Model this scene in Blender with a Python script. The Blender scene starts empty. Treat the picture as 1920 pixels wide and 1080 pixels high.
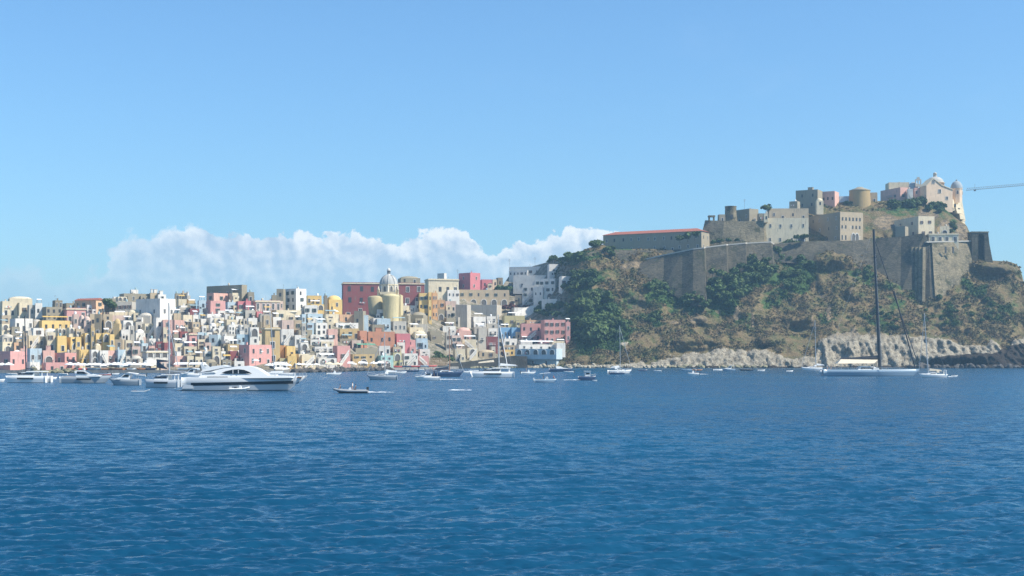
import bpy, bmesh, math, random
import numpy as np
from mathutils import Vector, Matrix
random.seed(7)
RN = np.random.RandomState(11)
SC = bpy.context.scene
COL = SC.collection
R = math.radians
# ------------------------------------------------------------------ camera
F, HZ, CH = 2500.0, 660.0, 8.3          # focal length in photo pixels, horizon row, eye height over the water
cam = bpy.data.cameras.new("camera"); camo = bpy.data.objects.new("camera", cam); COL.objects.link(camo)
cam.sensor_width = 36.0; cam.lens = 36.0 * F / 1920.0
cam.shift_y = (HZ - 540.0) / 1920.0
cam.clip_start = 0.5; cam.clip_end = 20000
camo.location = (0, 0, CH); camo.rotation_euler = (R(90), 0, 0)
SC.camera = camo
# ------------------------------------------------------------------ sun and sky
SUN_A, SUN_E = 71.0, 47.0               # degrees right of the direction from the island to the boat, and height
sd = Vector((math.sin(R(SUN_A)) * math.cos(R(SUN_E)), -math.cos(R(SUN_A)) * math.cos(R(SUN_E)), math.sin(R(SUN_E))))
sun = bpy.data.lights.new("sun", 'SUN'); sun.energy = 5.0; sun.angle = R(0.5); sun.color = (1.0, 0.94, 0.83)
suno = bpy.data.objects.new("sun", sun); COL.objects.link(suno)
suno.rotation_euler = sd.to_track_quat('Z', 'Y').to_euler(); suno.location = (300, -100, 400)
W = bpy.data.worlds.new("World"); SC.world = W; W.use_nodes = True
nt = W.node_tree; nt.nodes.clear(); N = nt.nodes; L = nt.links
class G:                                  # small node helper
    def __init__(s, tree): s.t = tree; s.n = tree.nodes; s.l = tree.links
    def _in(s, sock, v):
        if v is None: return
        if hasattr(v, 'links') or isinstance(v, bpy.types.NodeSocket): s.l.new(v, sock)
        else:
            try: sock.default_value = v
            except Exception: sock.default_value = (v[0], v[1], v[2], 1.0)
    def math(s, op, a, b=None, c=None, clamp=False):
        m = s.n.new('ShaderNodeMath'); m.operation = op; m.use_clamp = clamp
        s._in(m.inputs[0], a); s._in(m.inputs[1], b); s._in(m.inputs[2], c); return m.outputs[0]
    def vmath(s, op, a, b=None, scale=None):
        m = s.n.new('ShaderNodeVectorMath'); m.operation = op
        s._in(m.inputs[0], a); s._in(m.inputs[1], b)
        if scale is not None: s._in(m.inputs['Scale'], scale)
        return m.outputs['Value'] if op in ('LENGTH', 'DOT_PRODUCT') else m.outputs[0]
    def noise(s, vec, scale, detail=3, rough=0.5, dist=0.0, out=0):
        m = s.n.new('ShaderNodeTexNoise'); s._in(m.inputs['Vector'], vec); m.inputs['Scale'].default_value = scale
        m.inputs['Detail'].default_value = detail; m.inputs['Roughness'].default_value = rough; m.inputs['Distortion'].default_value = dist
        return m.outputs[out]
    def mix(s, f, a, b, mode='MIX'):
        m = s.n.new('ShaderNodeMix'); m.data_type = 'RGBA'; m.blend_type = mode; m.clamp_factor = True
        s._in(m.inputs[0], f)
        for i, v in ((6, a), (7, b)):
            if isinstance(v, bpy.types.NodeSocket): s.l.new(v, m.inputs[i])
            else: m.inputs[i].default_value = (v[0], v[1], v[2], 1.0)
        return m.outputs[2]
    def ss(s, v, lo, hi, a=0.0, b=1.0):   # smooth map range
        m = s.n.new('ShaderNodeMapRange'); m.interpolation_type = 'SMOOTHSTEP'; s._in(m.inputs[0], v)
        s._in(m.inputs[1], lo); s._in(m.inputs[2], hi); m.inputs[3].default_value = a; m.inputs[4].default_value = b; return m.outputs[0]
    def sep(s, v):
        m = s.n.new('ShaderNodeSeparateXYZ'); s._in(m.inputs[0], v); return m.outputs
    def comb(s, x, y, z):
        m = s.n.new('ShaderNodeCombineXYZ'); s._in(m.inputs[0], x); s._in(m.inputs[1], y); s._in(m.inputs[2], z); return m.outputs[0]
g = G(nt)
sky = N.new('ShaderNodeTexSky'); sky.sky_type = 'NISHITA'; sky.sun_disc = False
sky.sun_elevation = R(SUN_E); sky.sun_rotation = R(180 - SUN_A); sky.air_density = 1.0; sky.dust_density = 0.6; sky.ozone_density = 3.0; sky.altitude = 5
tc = N.new('ShaderNodeTexCoord').outputs['Generated']
X, Y, Z = g.sep(tc)
az = g.math('ARCTAN2', X, Y)
el = g.math('ARCTAN2', Z, g.math('SQRT', g.math('ADD', g.math('MULTIPLY', X, X), g.math('MULTIPLY', Y, Y))))
# top of the cumulus bank against compass bearing
fc = N.new('ShaderNodeFloatCurve'); A0, A1 = -0.42, 0.42
pts = [(-60, 540), (0, 520), (45, 515), (120, 540), (180, 520), (210, 478), (250, 452), (300, 440), (345, 424), (362, 416), (384, 420), (396, 436), (470, 441), (540, 444), (590, 433),
       (640, 440), (690, 430), (740, 445), (790, 442), (840, 431), (880, 444), (925, 470), (960, 466), (1000, 450), (1040, 440), (1080, 424), (1130, 424), (1200, 440), (1275, 423), (1330, 440), (1500, 500), (1700, 560), (1980, 560)]
cv = fc.mapping.curves[0]
def caz(px): return (math.atan((px - 960) / F) - A0) / (A1 - A0)
def cel(py): return math.atan((660 - py) / F) / 0.12
cp = [(caz(p), cel(q)) for p, q in pts]
cv.points[0].location = (0, cel(540)); cv.points[1].location = (1, cel(560))
for p in cp: cv.points.new(*p)
for p in cv.points: p.handle_type = 'AUTO_CLAMPED'
fc.mapping.update()
warp = g.math('MULTIPLY', g.math('SUBTRACT', g.noise(g.comb(az, el, 4.2), 60, 4, 0.6), 0.5), 0.045)
g._in(fc.inputs['Value'], g.math('DIVIDE', g.math('SUBTRACT', g.math('ADD', az, warp), A0), A1 - A0, clamp=True))
top = g.math('MULTIPLY', fc.outputs[0], 0.12)
P = g.comb(az, el, 0.3)
puff = g.math('SUBTRACT', g.noise(P, 48, 6, 0.62, 0.3), 0.5)
puff2 = g.math('SUBTRACT', g.noise(P, 14, 3, 0.5), 0.5)
edge = g.math('ADD', g.math('ADD', g.math('MULTIPLY', puff, 0.034), g.math('MULTIPLY', puff2, 0.014)), g.math('SUBTRACT', top, el))
cover = g.ss(edge, g.math('MULTIPLY', g.ss(az, -0.18, -0.33), -0.006), 0.0028)
rim = g.ss(edge, 0.014, 0.001)
# lit side towards the sun: difference of the same noise a little to the right and up
Ps = g.vmath('ADD', P, (0.0045, 0.004, 0))
emb = g.math('MULTIPLY', g.math('SUBTRACT', g.noise(P, 42, 5, 0.55, 0.2), g.noise(Ps, 42, 5, 0.55, 0.2)), 3.2)
peak = g.ss(g.noise(P, 11, 2, 0.5), 0.40, 0.60)
lit = g.math('ADD', g.math('MULTIPLY', g.math('MULTIPLY', rim, g.math('ADD', g.math('MULTIPLY', peak, 0.75), 0.25)), 0.75), g.math('ADD', emb, 0.24), clamp=True)
leftfade = g.ss(az, -0.36, -0.20)         # the bank is fainter and greyer to the left
lit = g.math('MULTIPLY', lit, g.math('ADD', g.math('MULTIPLY', leftfade, 0.55), 0.45))
ccol = g.mix(lit, (4.1, 5.1, 6.3), (8.3, 8.4, 8.4))
haz = g.ss(el, 0.085, 0.02)                # lower part of the bank sinks into the haze
skyc = g.mix(1.0, sky.outputs[0], g.mix(g.ss(el, 0.03, 0.28), (0.80, 1.07, 1.22), (0.88, 1.22, 1.40)), 'MULTIPLY')
soft = g.math('MULTIPLY', g.math('MULTIPLY', cover, g.math('SUBTRACT', 1.0, g.math('MULTIPLY', haz, 0.62))), g.math('ADD', g.math('MULTIPLY', leftfade, 0.36), 0.50))
skyc = g.mix(soft, skyc, ccol)
# faint wisps
wis = g.math('MULTIPLY', g.ss(g.noise(g.comb(g.math('MULTIPLY', az, 0.6), el, 1.7), 9, 4, 0.6), 0.60, 0.85), 0.06)
skyc = g.mix(wis, skyc, (7.4, 8.2, 9.0))
bg = N.new('ShaderNodeBackground'); L.new(skyc, bg.inputs[0]); bg.inputs[1].default_value = 0.092
wo = N.new('ShaderNodeOutputWorld'); L.new(bg.outputs[0], wo.inputs[0])
# ------------------------------------------------------------------ exposure and render
SC.view_settings.view_transform = 'Standard'; SC.view_settings.look = 'None'
SC.view_settings.exposure = 0.52; SC.view_settings.gamma = 1.0; SC.view_settings.use_curve_mapping = False
SC.render.engine = 'CYCLES'
SC.cycles.max_bounces = 6; SC.cycles.diffuse_bounces = 3; SC.cycles.glossy_bounces = 2; SC.cycles.volume_bounces = 1
SC.cycles.transparent_max_bounces = 6; SC.cycles.use_denoising = True; SC.cycles.denoiser = 'OPENIMAGEDENOISE'; SC.cycles.denoising_prefilter = 'NONE'
SC.cycles.sample_clamp_indirect = 4.0; SC.cycles.sample_clamp_direct = 3.0
SC.cycles.volume_step_rate = 1.0
# ------------------------------------------------------------------ helpers
def at(px, py, D): return Vector(((px - 960.0) / F * D, D, CH + (HZ - py) / F * D))
def lerp(a, b, t): return a + (b - a) * t
def sstep(a, b, x):
    t = np.clip((x - a) / (b - a), 0, 1); return t * t * (3 - 2 * t)
def tag(o, label=None, cat=None, group=None, kind=None):
    if label: o['label'] = label
    if cat: o['category'] = cat
    if group: o['group'] = group
    if kind: o['kind'] = kind
    return o
def empty(name, loc=(0, 0, 0), rz=0.0, **k):
    o = bpy.data.objects.new(name, None); COL.objects.link(o); o.location = loc; o.rotation_euler = (0, 0, rz); o.empty_display_size = 0.5
    return tag(o, **k)
class MB:                                  # gathers faces for ONE mesh object
    def __init__(s): s.v = []; s.f = []; s.m = []; s.sm = []
    def add(s, vs, fs, m=0, smooth=False):
        b = len(s.v); s.v += [tuple(v) for v in vs]
        for f in fs: s.f.append(tuple(i + b for i in f)); s.m.append(m); s.sm.append(smooth)
    def box(s, x0, x1, y0, y1, z0, z1, m=0, M=None):
        vs = [Vector(p) for p in ((x0,y0,z0),(x1,y0,z0),(x1,y1,z0),(x0,y1,z0),(x0,y0,z1),(x1,y0,z1),(x1,y1,z1),(x0,y1,z1))]
        if M is not None: vs = [M @ v for v in vs]
        s.add(vs, [(0,3,2,1),(4,5,6,7),(0,1,5,4),(1,2,6,5),(2,3,7,6),(3,0,4,7)], m)
    def prism(s, poly, z0, z1, m=0, cap=True):       # poly: (x,y) counter-clockwise
        n = len(poly); vs = [(x, y, z0) for x, y in poly] + [(x, y, z1) for x, y in poly]
        fs = [(i, (i+1) % n, n + (i+1) % n, n + i) for i in range(n)]
        if cap: fs += [tuple(range(n, 2*n)), tuple(range(n-1, -1, -1))]
        s.add(vs, fs, m)
    def lathe(s, prof, n=16, c=(0,0), m=0, smooth=True, a0=0.0, a1=2*math.pi, sx=1, sy=1):
        full = abs(a1 - a0 - 2*math.pi) < 1e-6; k = n if full else n + 1
        vs = [(c[0] + r*sx*math.cos(a0+(a1-a0)*i/n), c[1] + r*sy*math.sin(a0+(a1-a0)*i/n), z) for r, z in prof for i in range(k)]
        fs = []
        for j in range(len(prof)-1):
            for i in range(n):
                i2 = (i+1) % k; fs.append((j*k+i, j*k+i2, (j+1)*k+i2, (j+1)*k+i))
        s.add(vs, fs, m, smooth)
        if full:
            s.add([vs[i] for i in range(k)], [tuple(range(k-1, -1, -1))], m)
            s.add([vs[(len(prof)-1)*k+i] for i in range(k)], [tuple(range(k))], m)
    def tube(s, a, b, r0, r1=None, n=6, m=0):
        a = Vector(a); b = Vector(b); r1 = r0 if r1 is None else r1
        d = (b-a).normalized(); u = d.orthogonal().normalized(); w = d.cross(u)
        vs = [p + (u*math.cos(2*math.pi*i/n) + w*math.sin(2*math.pi*i/n))*r for p, r in ((a, r0), (b, r1)) for i in range(n)]
        s.add(vs, [(i, (i+1) % n, n+(i+1) % n, n+i) for i in range(n)], m, True)
        s.add(vs[:n], [tuple(range(n-1,-1,-1))], m); s.add(vs[n:], [tuple(range(n))], m)
    def mesh(s, name, mats):
        me = bpy.data.meshes.new(name); me.from_pydata([tuple(v) for v in s.v], [], s.f)
        if not isinstance(mats, (list, tuple)): mats = [mats]
        for mt in mats: me.materials.append(mt)
        me.polygons.foreach_set('material_index', s.m); me.polygons.foreach_set('use_smooth', s.sm)
        me.update(); return me
    def build(s, name, mats, parent=None, **k):
        return link(name, s.mesh(name, mats), parent, **k)
def link(name, me, parent=None, M=None, **k):
    o = bpy.data.objects.new(name, me); COL.objects.link(o)
    if parent is not None: o.parent = parent
    if M is not None: o.matrix_local = M
    return tag(o, **k)
def copy_tree(o, parent=None):
    c = o.copy(); COL.objects.link(c); c.parent = parent
    for ch in [x for x in o.children]: copy_tree(ch, c)
    return c
# value noise for building the terrain
_P = RN.permutation(4096).astype(np.int64); _V = RN.rand(4096)
def vnoise(x, y, z=0.0):
    x = np.asarray(x, float); y = np.asarray(y, float); z = np.zeros_like(x) + z
    xi, yi, zi = np.floor(x).astype(np.int64), np.floor(y).astype(np.int64), np.floor(z).astype(np.int64)
    xf, yf, zf = x - xi, y - yi, z - zi
    q = lambda t: t*t*t*(t*(t*6-15)+10)
    u, v, w = q(xf), q(yf), q(zf); r = 0
    for dx in (0, 1):
        for dy in (0, 1):
            for dz in (0, 1):
                h = _V[_P[(_P[(_P[(xi+dx) & 4095] + yi + dy) & 4095] + zi + dz) & 4095]]
                r = r + h * (u if dx else 1-u) * (v if dy else 1-v) * (w if dz else 1-w)
    return r
def fbm(x, y, z=0.0, o=4, rough=0.5):
    a, t, s = 1.0, 0.0, 0.0
    for i in range(o):
        t = t + a * vnoise(x * 2**i + 17*i, y * 2**i + 5*i, z * 2**i + 3*i); s += a; a *= rough
    return t / s
# ------------------------------------------------------------------ materials
def newmat(name):
    m = bpy.data.materials.new(name); m.use_nodes = True; t = m.node_tree
    b = t.nodes['Principled BSDF']; return m, G(t), b
def pos(g): return g.n.new('ShaderNodeNewGeometry').outputs['Position']
def plain(name, c, rough=0.6, metal=0.0, spec=0.5):
    m, g, b = newmat(name); b.inputs['Base Color'].default_value = (*c, 1); b.inputs['Roughness'].default_value = rough
    b.inputs['Metallic'].default_value = metal; b.inputs['Specular IOR Level'].default_value = spec; return m
def plaster(name, c, stain=(0.22, 0.19, 0.15), amt=0.35, rough=0.9):
    m, g, b = newmat(name); p = pos(g)
    n1 = g.noise(p, 0.35, 4, 0.6); n2 = g.noise(g.vmath('MULTIPLY', p, (2.2, 2.2, 0.25)), 0.8, 3, 0.6)
    c1 = g.mix(g.ss(n1, 0.35, 0.7), c, tuple(min(1, v*0.82+0.03) for v in c))
    f = g.math('MULTIPLY', g.ss(n2, 0.52, 0.74), amt)
    c2 = g.mix(f, c1, stain)
    oi = g.n.new('ShaderNodeObjectInfo').outputs['Random']
    c3 = g.mix(g.math('MULTIPLY', oi, 0.22), c2, tuple(min(1, v*0.7) for v in c))
    g._in(b.inputs['Base Color'], c3); b.inputs['Roughness'].default_value = rough; b.inputs['Specular IOR Level'].default_value = 0.2
    return m
def stone(name, c, c2, sc=0.25, rough=0.95, course=0.0):
    m, g, b = newmat(name); p = pos(g)
    n1 = g.noise(p, sc, 6, 0.65); n2 = g.noise(g.vmath('MULTIPLY', p, (1, 1, 0.3)), sc*3, 4, 0.6)
    c_ = g.mix(g.ss(n1, 0.35, 0.65), c, c2); c_ = g.mix(g.math('MULTIPLY', g.ss(n2, 0.5, 0.7), 0.5), c_, tuple(v*0.5 for v in c))
    if course:
        n3 = g.noise(g.vmath('MULTIPLY', p, (0.5, 0.5, 2.2)), 1.1, 3, 0.6); c_ = g.mix(g.math('MULTIPLY', g.ss(n3, 0.5, 0.62), course), c_, tuple(v*1.7 for v in c))
        n4 = g.noise(p, 0.16, 6, 0.72); c_ = g.mix(g.math('MULTIPLY', g.ss(n4, 0.54, 0.62), 0.75), c_, (0.040, 0.046, 0.022))
        n5 = g.noise(g.vmath('MULTIPLY', p, (1.4, 1.4, 0.12)), 0.5, 4, 0.6); c_ = g.mix(g.math('MULTIPLY', g.ss(n5, 0.55, 0.66), 0.55), c_, tuple(v*0.35 for v in c))
    g._in(b.inputs['Base Color'], c_); b.inputs['Roughness'].default_value = rough; b.inputs['Specular IOR Level'].default_value = 0.15
    bp = g.n.new('ShaderNodeBump'); bp.inputs['Strength'].default_value = 0.5; bp.inputs['Distance'].default_value = 0.4
    g._in(bp.inputs['Height'], g.noise(p, 1.2, 4, 0.6)); g.l.new(bp.outputs[0], b.inputs['Normal']); return m
# ------------------------------------------------------------------ water
def water_mat():
    m, g, b = newmat('sea_water'); p = pos(g)
    p2 = g.vmath('MULTIPLY', p, (1, 1, 0))
    big = g.noise(p2, 0.012, 3, 0.5)
    def grad(vec, sc, det, k, rough=0.55):
        c = g.noise(vec, sc, det, rough, 0.0, out=1)
        v = g.vmath('SUBTRACT', c, (0.5, 0.5, 0.5)); return g.vmath('MULTIPLY', v, (k*0.75, k, 0))
    st = g.vmath('MULTIPLY', p2, (0.42, 1.0, 1.0))
    a = g.vmath('ADD', grad(st, 0.30, 2, WK[0]), grad(st, 1.5, 4, WK[1]))
    a = g.vmath('ADD', a, grad(st, 6.5, 3, WK[2]))
    a = g.vmath('SCALE', a, None, scale=g.ss(big, 0.25, 0.75, 0.75, 1.2))
    ge = g.n.new('ShaderNodeNewGeometry').outputs['Normal']
    nn = g.vmath('NORMALIZE', g.vmath('MINIMUM', g.vmath('MAXIMUM', g.vmath('ADD', g.vmath('ADD', ge, a), (0.0, -0.12, 0.0)), (-0.55, -0.5, 0.7)), (0.4, 0.55, 1.0)))   # wind waves are steeper on the side facing the boat
    g._in(b.inputs['Normal'], nn)
    fo = g.noise(g.vmath('MULTIPLY', p2, (0.35, 1, 1)), 0.6, 6, 0.7)
    col = g.mix(g.ss(big, 0.3, 0.7), WC[0], WC[1])
    g._in(b.inputs['Base Color'], col); b.inputs['Roughness'].default_value = 0.18; b.inputs['IOR'].default_value = 1.333
    b.inputs['Specular IOR Level'].default_value = 0.5
    return m
WK = (0.24, 1.3, 1.15); WC = ((0.003, 0.046, 0.100), (0.006, 0.067, 0.134))
def make_water():
    ys = [-900, -300, -100, -20, 10, 25]
    y = 34.0
    while y < 640: ys.append(y); y += max(0.16, 0.55 * y * y / (8.3 * 1333))
    ys += list(np.linspace(660, 1000, 12)) + [1400, 2200, 4000]
    us = [-30, -6, -2, -0.8, -0.5] + list(np.linspace(-0.43, 0.43, 620)) + [0.5, 0.8, 2, 6, 30]
    Yv = np.array(ys)[:, None] + np.zeros(len(us))[None, :]
    sc = np.clip(np.maximum(Yv, 40), 40, 900)
    Xv = np.array(us)[None, :] * sc; Xv = np.clip(Xv, -4000, 4000)
    Zv = np.zeros_like(Xv)
    rs = np.random.RandomState(5)
    sp = 0.55 * Yv * Yv / (8.3 * 1333); spx = 0.0014 * sc
    for i in range(80):
        lam = 0.45 * (4.6 / 0.45) ** (rs.rand() ** 1.3); th = R(-90 + rs.normal() * 26 + 6)
        amp = 0.0125 * lam ** 0.55 * (0.6 + 0.8 * rs.rand()); k = 2*math.pi/lam
        ph = k*(Xv*math.cos(th) + Yv*math.sin(th)) + rs.rand()*6.28
        fade = np.clip(1.35 - 2.2*np.maximum(sp, spx)/lam, 0, 1)
        fade[(Yv < 20) | (Yv > 640)] = 0
        sn = np.sin(ph); Zv += amp * fade * (np.exp(1.1*(sn-1))*2.0 - 0.8)
    patch = 0.45 + 1.1 * fbm(Xv*0.016 + 50, Yv*0.03 + 9, 0, 3)
    Zv *= patch
    Zv = 0.30*np.tanh(Zv/0.30)
    nr, nc = Xv.shape
    co = np.stack([Xv, Yv, Zv], -1).reshape(-1, 3)
    idx = np.arange(nr*nc).reshape(nr, nc)
    q = np.stack([idx[:-1, :-1], idx[:-1, 1:], idx[1:, 1:], idx[1:, :-1]], -1).reshape(-1, 4)
    o = grid_obj('water', co, q, water_mat()); tag(o, kind='structure')
def grid_obj(name, co, q, mat, smooth=True, attrs=None):
    me = bpy.data.meshes.new(name); me.vertices.add(len(co)); me.vertices.foreach_set('co', co.astype(np.float32).ravel())
    me.loops.add(q.size); me.loops.foreach_set('vertex_index', q.astype(np.int32).ravel())
    k = q.shape[1]
    me.polygons.add(len(q)); me.polygons.foreach_set('loop_start', np.arange(len(q), dtype=np.int32)*k)
    me.polygons.foreach_set('use_smooth', np.full(len(q), smooth))
    for nme, arr in (attrs or {}).items():
        a = me.attributes.new(nme, 'FLOAT', 'POINT'); a.data.foreach_set('value', arr.astype(np.float32).ravel())
    me.materials.append(mat); me.update(calc_edges=True); me.validate()
    o = bpy.data.objects.new(name, me); COL.objects.link(o); return o
make_water()
# ------------------------------------------------------------------ terrain
TOP = [(-260,600),(-60,598),(0,596),(200,588),(400,582),(600,588),(700,588),(800,580),(860,560),(935,545),(955,515),(1000,497),(1040,486),(1070,478),(1100,466),(1128,458),
       (1150,467),(1318,466),(1330,456),(1430,440),(1462,420),(1480,392),(1495,384),(1572,379),(1592,377),(1650,376),(1700,375),(1745,381),(1768,388),(1785,402),(1800,414),(1812,422),(1820,440),(1832,470),
       (1850,486),(1865,489),(1890,490),(1905,495),(1913,503),(1920,530),(1935,580),(1960,640),(1990,694),(2100,694)]
TX = np.array([p[0] for p in TOP], float); TY = np.array([p[1] for p in TOP], float)
def top_py(px): return np.interp(px, TX, TY)
def shoreD(px): return lerp(542.0, 702.0, sstep(480, 1000, np.asarray(px, float)))
def surfD(px, py):
    px = np.asarray(px, float); py = np.asarray(py, float)
    k = lerp(1.0, 0.40, sstep(960, 1100, px)); kh = lerp(1.0, 0.62, sstep(960, 1100, px))
    return shoreD(px) + k * np.minimum(690 - py, 220) + kh * np.maximum(470 - py, 0)
def on(px, py, dD=0.0): return at(px, py, float(surfD(px, py)) + dD)
GREEN = [(1110,600,55,62,1),(1040,578,70,16,1),(1010,510,50,14,.9),(1080,480,45,16,1),(1160,462,30,14,1),(1090,530,50,22,.6),(1150,620,38,36,.9),(1185,560,26,18,.5),(1250,552,34,24,.9),(1225,600,22,14,.5),
  (1330,505,34,26,.9),(1360,540,52,34,.9),(1420,520,44,26,.8),(1475,475,40,22,1),(1490,520,34,36,.8),(1450,560,30,18,.5),(1300,560,26,36,.6),(1350,580,30,22,.7),(1395,600,20,14,.4),
  (1500,395,30,8,.8),(1600,372,40,6,.6),(1700,388,50,12,.4),(1760,392,30,16,.4),(1790,420,12,30,.4),(1650,600,30,20,.35),(1620,520,30,16,.35),(1825,540,24,12,.7),(1760,600,50,24,.25),(1690,560,34,30,.3),(1870,580,40,24,.3),(1550,600,24,16,.3)]
ROCKTOP = [(1060,688),(1200,684),(1240,676),(1285,668),(1330,660),(1360,655),(1400,660),(1440,656),(1470,672),(1510,672),(1528,668),(1537,640),(1560,632),(1600,625),(1640,628),(1700,632),(1760,633),(1785,638),(1800,650),(1850,650),(1862,640),(1885,662),(1900,640),(1925,625),(2000,620)]
ROCKS = [(1380,590,9,16,.9),(1411,606,4,18,1),(1555,590,4,20,1),(1538,560,16,6,.5),(1190,500,28,8,.8),(1195,565,30,24,.5),(1310,600,18,9,.6),(1345,585,8,10,.5),(1500,612,34,14,.45),(1525,600,3,14,.8),
  (1665,420,26,22,.8),(1690,430,20,16,.7),(1740,405,26,16,.6),(1770,430,20,22,.7),(1800,440,14,26,.7),(1875,505,45,12,.5),(1728,572,5,4,.9),(1290,660,60,10,.4),(1455,640,30,10,.35),(1325,578,12,10,.5),(1265,600,12,5,.6),(1170,645,10,4,.6)]
BUMPS = [(1556,490,52,20,10),(1520,540,20,26,-5),(1865,500,50,14,6),(1850,522,50,14,-5),(1310,598,20,8,4),(1310,612,20,8,-4),(1500,600,46,10,4.5),(1495,618,40,10,-4),(1190,548,34,16,3.5),(1185,575,34,14,-4),(1400,575,40,20,4),
  (1290,640,50,10,4),(1300,660,50,9,-4),(1440,640,36,9,3),(1430,652,20,6,-4),(1590,540,40,26,4),(1680,620,70,16,3),(1800,600,60,30,4),(1345,640,24,8,3),(1370,560,26,20,3),(1800,672,90,7,5),(1790,683,90,5,-5),(1600,650,60,18,3),(1120,600,40,40,3)]
def blobs(px, py, lst, warp=1.0):
    wx = (fbm(px*0.03, py*0.03, 7.3, 3) - .5)*44*warp; wy = (fbm(px*0.03, py*0.03, 2.1, 3) - .5)*36*warp
    r = np.zeros_like(px)
    for bx, by, rx, ry, a in lst:
        d = np.sqrt(((px+wx-bx)/rx)**2 + ((py+wy-by)/ry)**2)
        r = np.maximum(r, a*(1-sstep(0.55, 1.25, d)))
    return r
def hill_disp(px, py):
    """metres towards the sea added to the hillside"""
    hm = sstep(1065, 1110, px) * (1 - sstep(430, 400, py)*0.5)
    D = surfD(px, py); wx = (px-960)/F*D; wz = CH+(HZ-py)/F*D
    rg = 1 - np.abs(fbm(wx/26.0, wz/30.0, 3.3, 4)*2-1)
    d = (rg - 0.6)*9.0 + (fbm(wx/7.0, wz/6.0, 9.1, 4, .6)-.5)*5.0 + (fbm(wx/2.2, wz/1.8, 4.4, 3)-.5)*1.5
    lowrock = sstep(-4, 6, py - np.interp(px, *zip(*ROCKTOP)))
    d = d + lowrock * ((1-np.abs(fbm(wx/5.0, wz/9.0, 1.1, 4, .6)*2-1)) - .5) * 6.5 + lowrock * ((1-np.abs(fbm(wx/2.0, wz/3.2, 6.1, 3, .6)*2-1)) - .5) * 2.6
    for bx, by, rx, ry, a in BUMPS:
        wob = (fbm(px*0.05, py*0.05, bx*.01, 2)-.5)*0.7
        dd = np.sqrt(((px-bx)/rx)**2 + ((py-by)/ry)**2) + wob
        d = d + a*(1-sstep(0.3, 1.15, dd))
    topm = sstep(0, 14, py - top_py(px))
    return d*hm*topm, hm
def terrain():
    pxs = np.arange(-260, 1992, 2.4); nv = 170
    v = np.linspace(0, 1, nv)
    tp = top_py(pxs); PX = pxs[None, :] + np.zeros((nv, 1)); PY = 704 + (tp[None, :] - 704)*v[:, None]
    D = surfD(PX, PY); d, hm = hill_disp(PX, PY)
    town = 1-hm
    Xw = (PX-960)/F*D; Zw = CH + (HZ-PY)/F*D - 0.6*town
    dx, dz = -d*0.15, d*0.35*sstep(690, 670, PY)
    bearing = (PX-960)/F
    Yw = D - d*0.9; Xw = Xw - d*0.9*bearing + dx*0; Zw = Zw + dz*0.4
    rows = [np.stack([Xw, Yw, Zw], -1)]
    last = rows[0][-1]
    for dd, dz in ((12, 0.0), (45, -1.5), (110, -12), (240, -45)):
        e = last.copy(); s = (D[-1]+dd)/D[-1]; e[:, 0] *= s; e[:, 1] += dd; e[:, 2] = np.maximum(e[:, 2]+dz, -6) if dz > -40 else np.minimum(e[:, 2]*0.2, 5)-3
        rows.append(e[None])
    co = np.concatenate(rows, 0); nr, nc = co.shape[:2]
    PXa = np.concatenate([PX, np.repeat(PX[-1:], 4, 0)], 0); PYa = np.concatenate([PY, np.repeat(PY[-1:], 4, 0)], 0)
    gr = blobs(PXa, PYa, GREEN)
    rk = np.maximum(blobs(PXa, PYa, ROCKS, .5), sstep(-4, 3, PYa - np.interp(PXa, *zip(*ROCKTOP)) + (fbm(PXa*.07, PYa*.05, 5, 4, .65)-.5)*26)*sstep(1050, 1240, PXa))
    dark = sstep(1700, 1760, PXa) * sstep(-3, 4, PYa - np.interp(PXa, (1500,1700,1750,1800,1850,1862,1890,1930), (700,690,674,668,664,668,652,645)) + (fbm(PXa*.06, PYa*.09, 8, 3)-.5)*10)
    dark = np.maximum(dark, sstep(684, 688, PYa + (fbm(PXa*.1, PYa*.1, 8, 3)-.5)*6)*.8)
    idx = np.arange(nr*nc).reshape(nr, nc)
    q = np.stack([idx[:-1, :-1], idx[:-1, 1:], idx[1:, 1:], idx[1:, :-1]], -1).reshape(-1, 4)
    townm = 1 - sstep(1040, 1075, PXa + (PYa-600)*.1)
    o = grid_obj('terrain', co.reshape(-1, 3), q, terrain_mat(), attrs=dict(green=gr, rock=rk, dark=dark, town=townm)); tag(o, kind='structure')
def attr(g, n):
    a = g.n.new('ShaderNodeAttribute'); a.attribute_name = n; return a.outputs['Fac']
def veg_col(g, p, green):
    n1 = g.noise(p, 0.16, 5, 0.65); n2 = g.noise(p, 0.9, 4, 0.6)
    br = g.mix(g.ss(n1, 0.38, 0.62), (0.155, 0.112, 0.060), (0.092, 0.090, 0.038))
    br = g.mix(g.ss(n2, 0.46, 0.70), br, (0.22, 0.17, 0.09))
    gn = g.mix(g.ss(n2, 0.35, 0.65), (0.028, 0.060, 0.022), (0.070, 0.115, 0.035))
    f = g.ss(g.math('ADD', green, g.math('MULTIPLY', g.math('SUBTRACT', n1, 0.5), 2.0)), 0.12, 0.5)
    return g.mix(f, br, gn)
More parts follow.
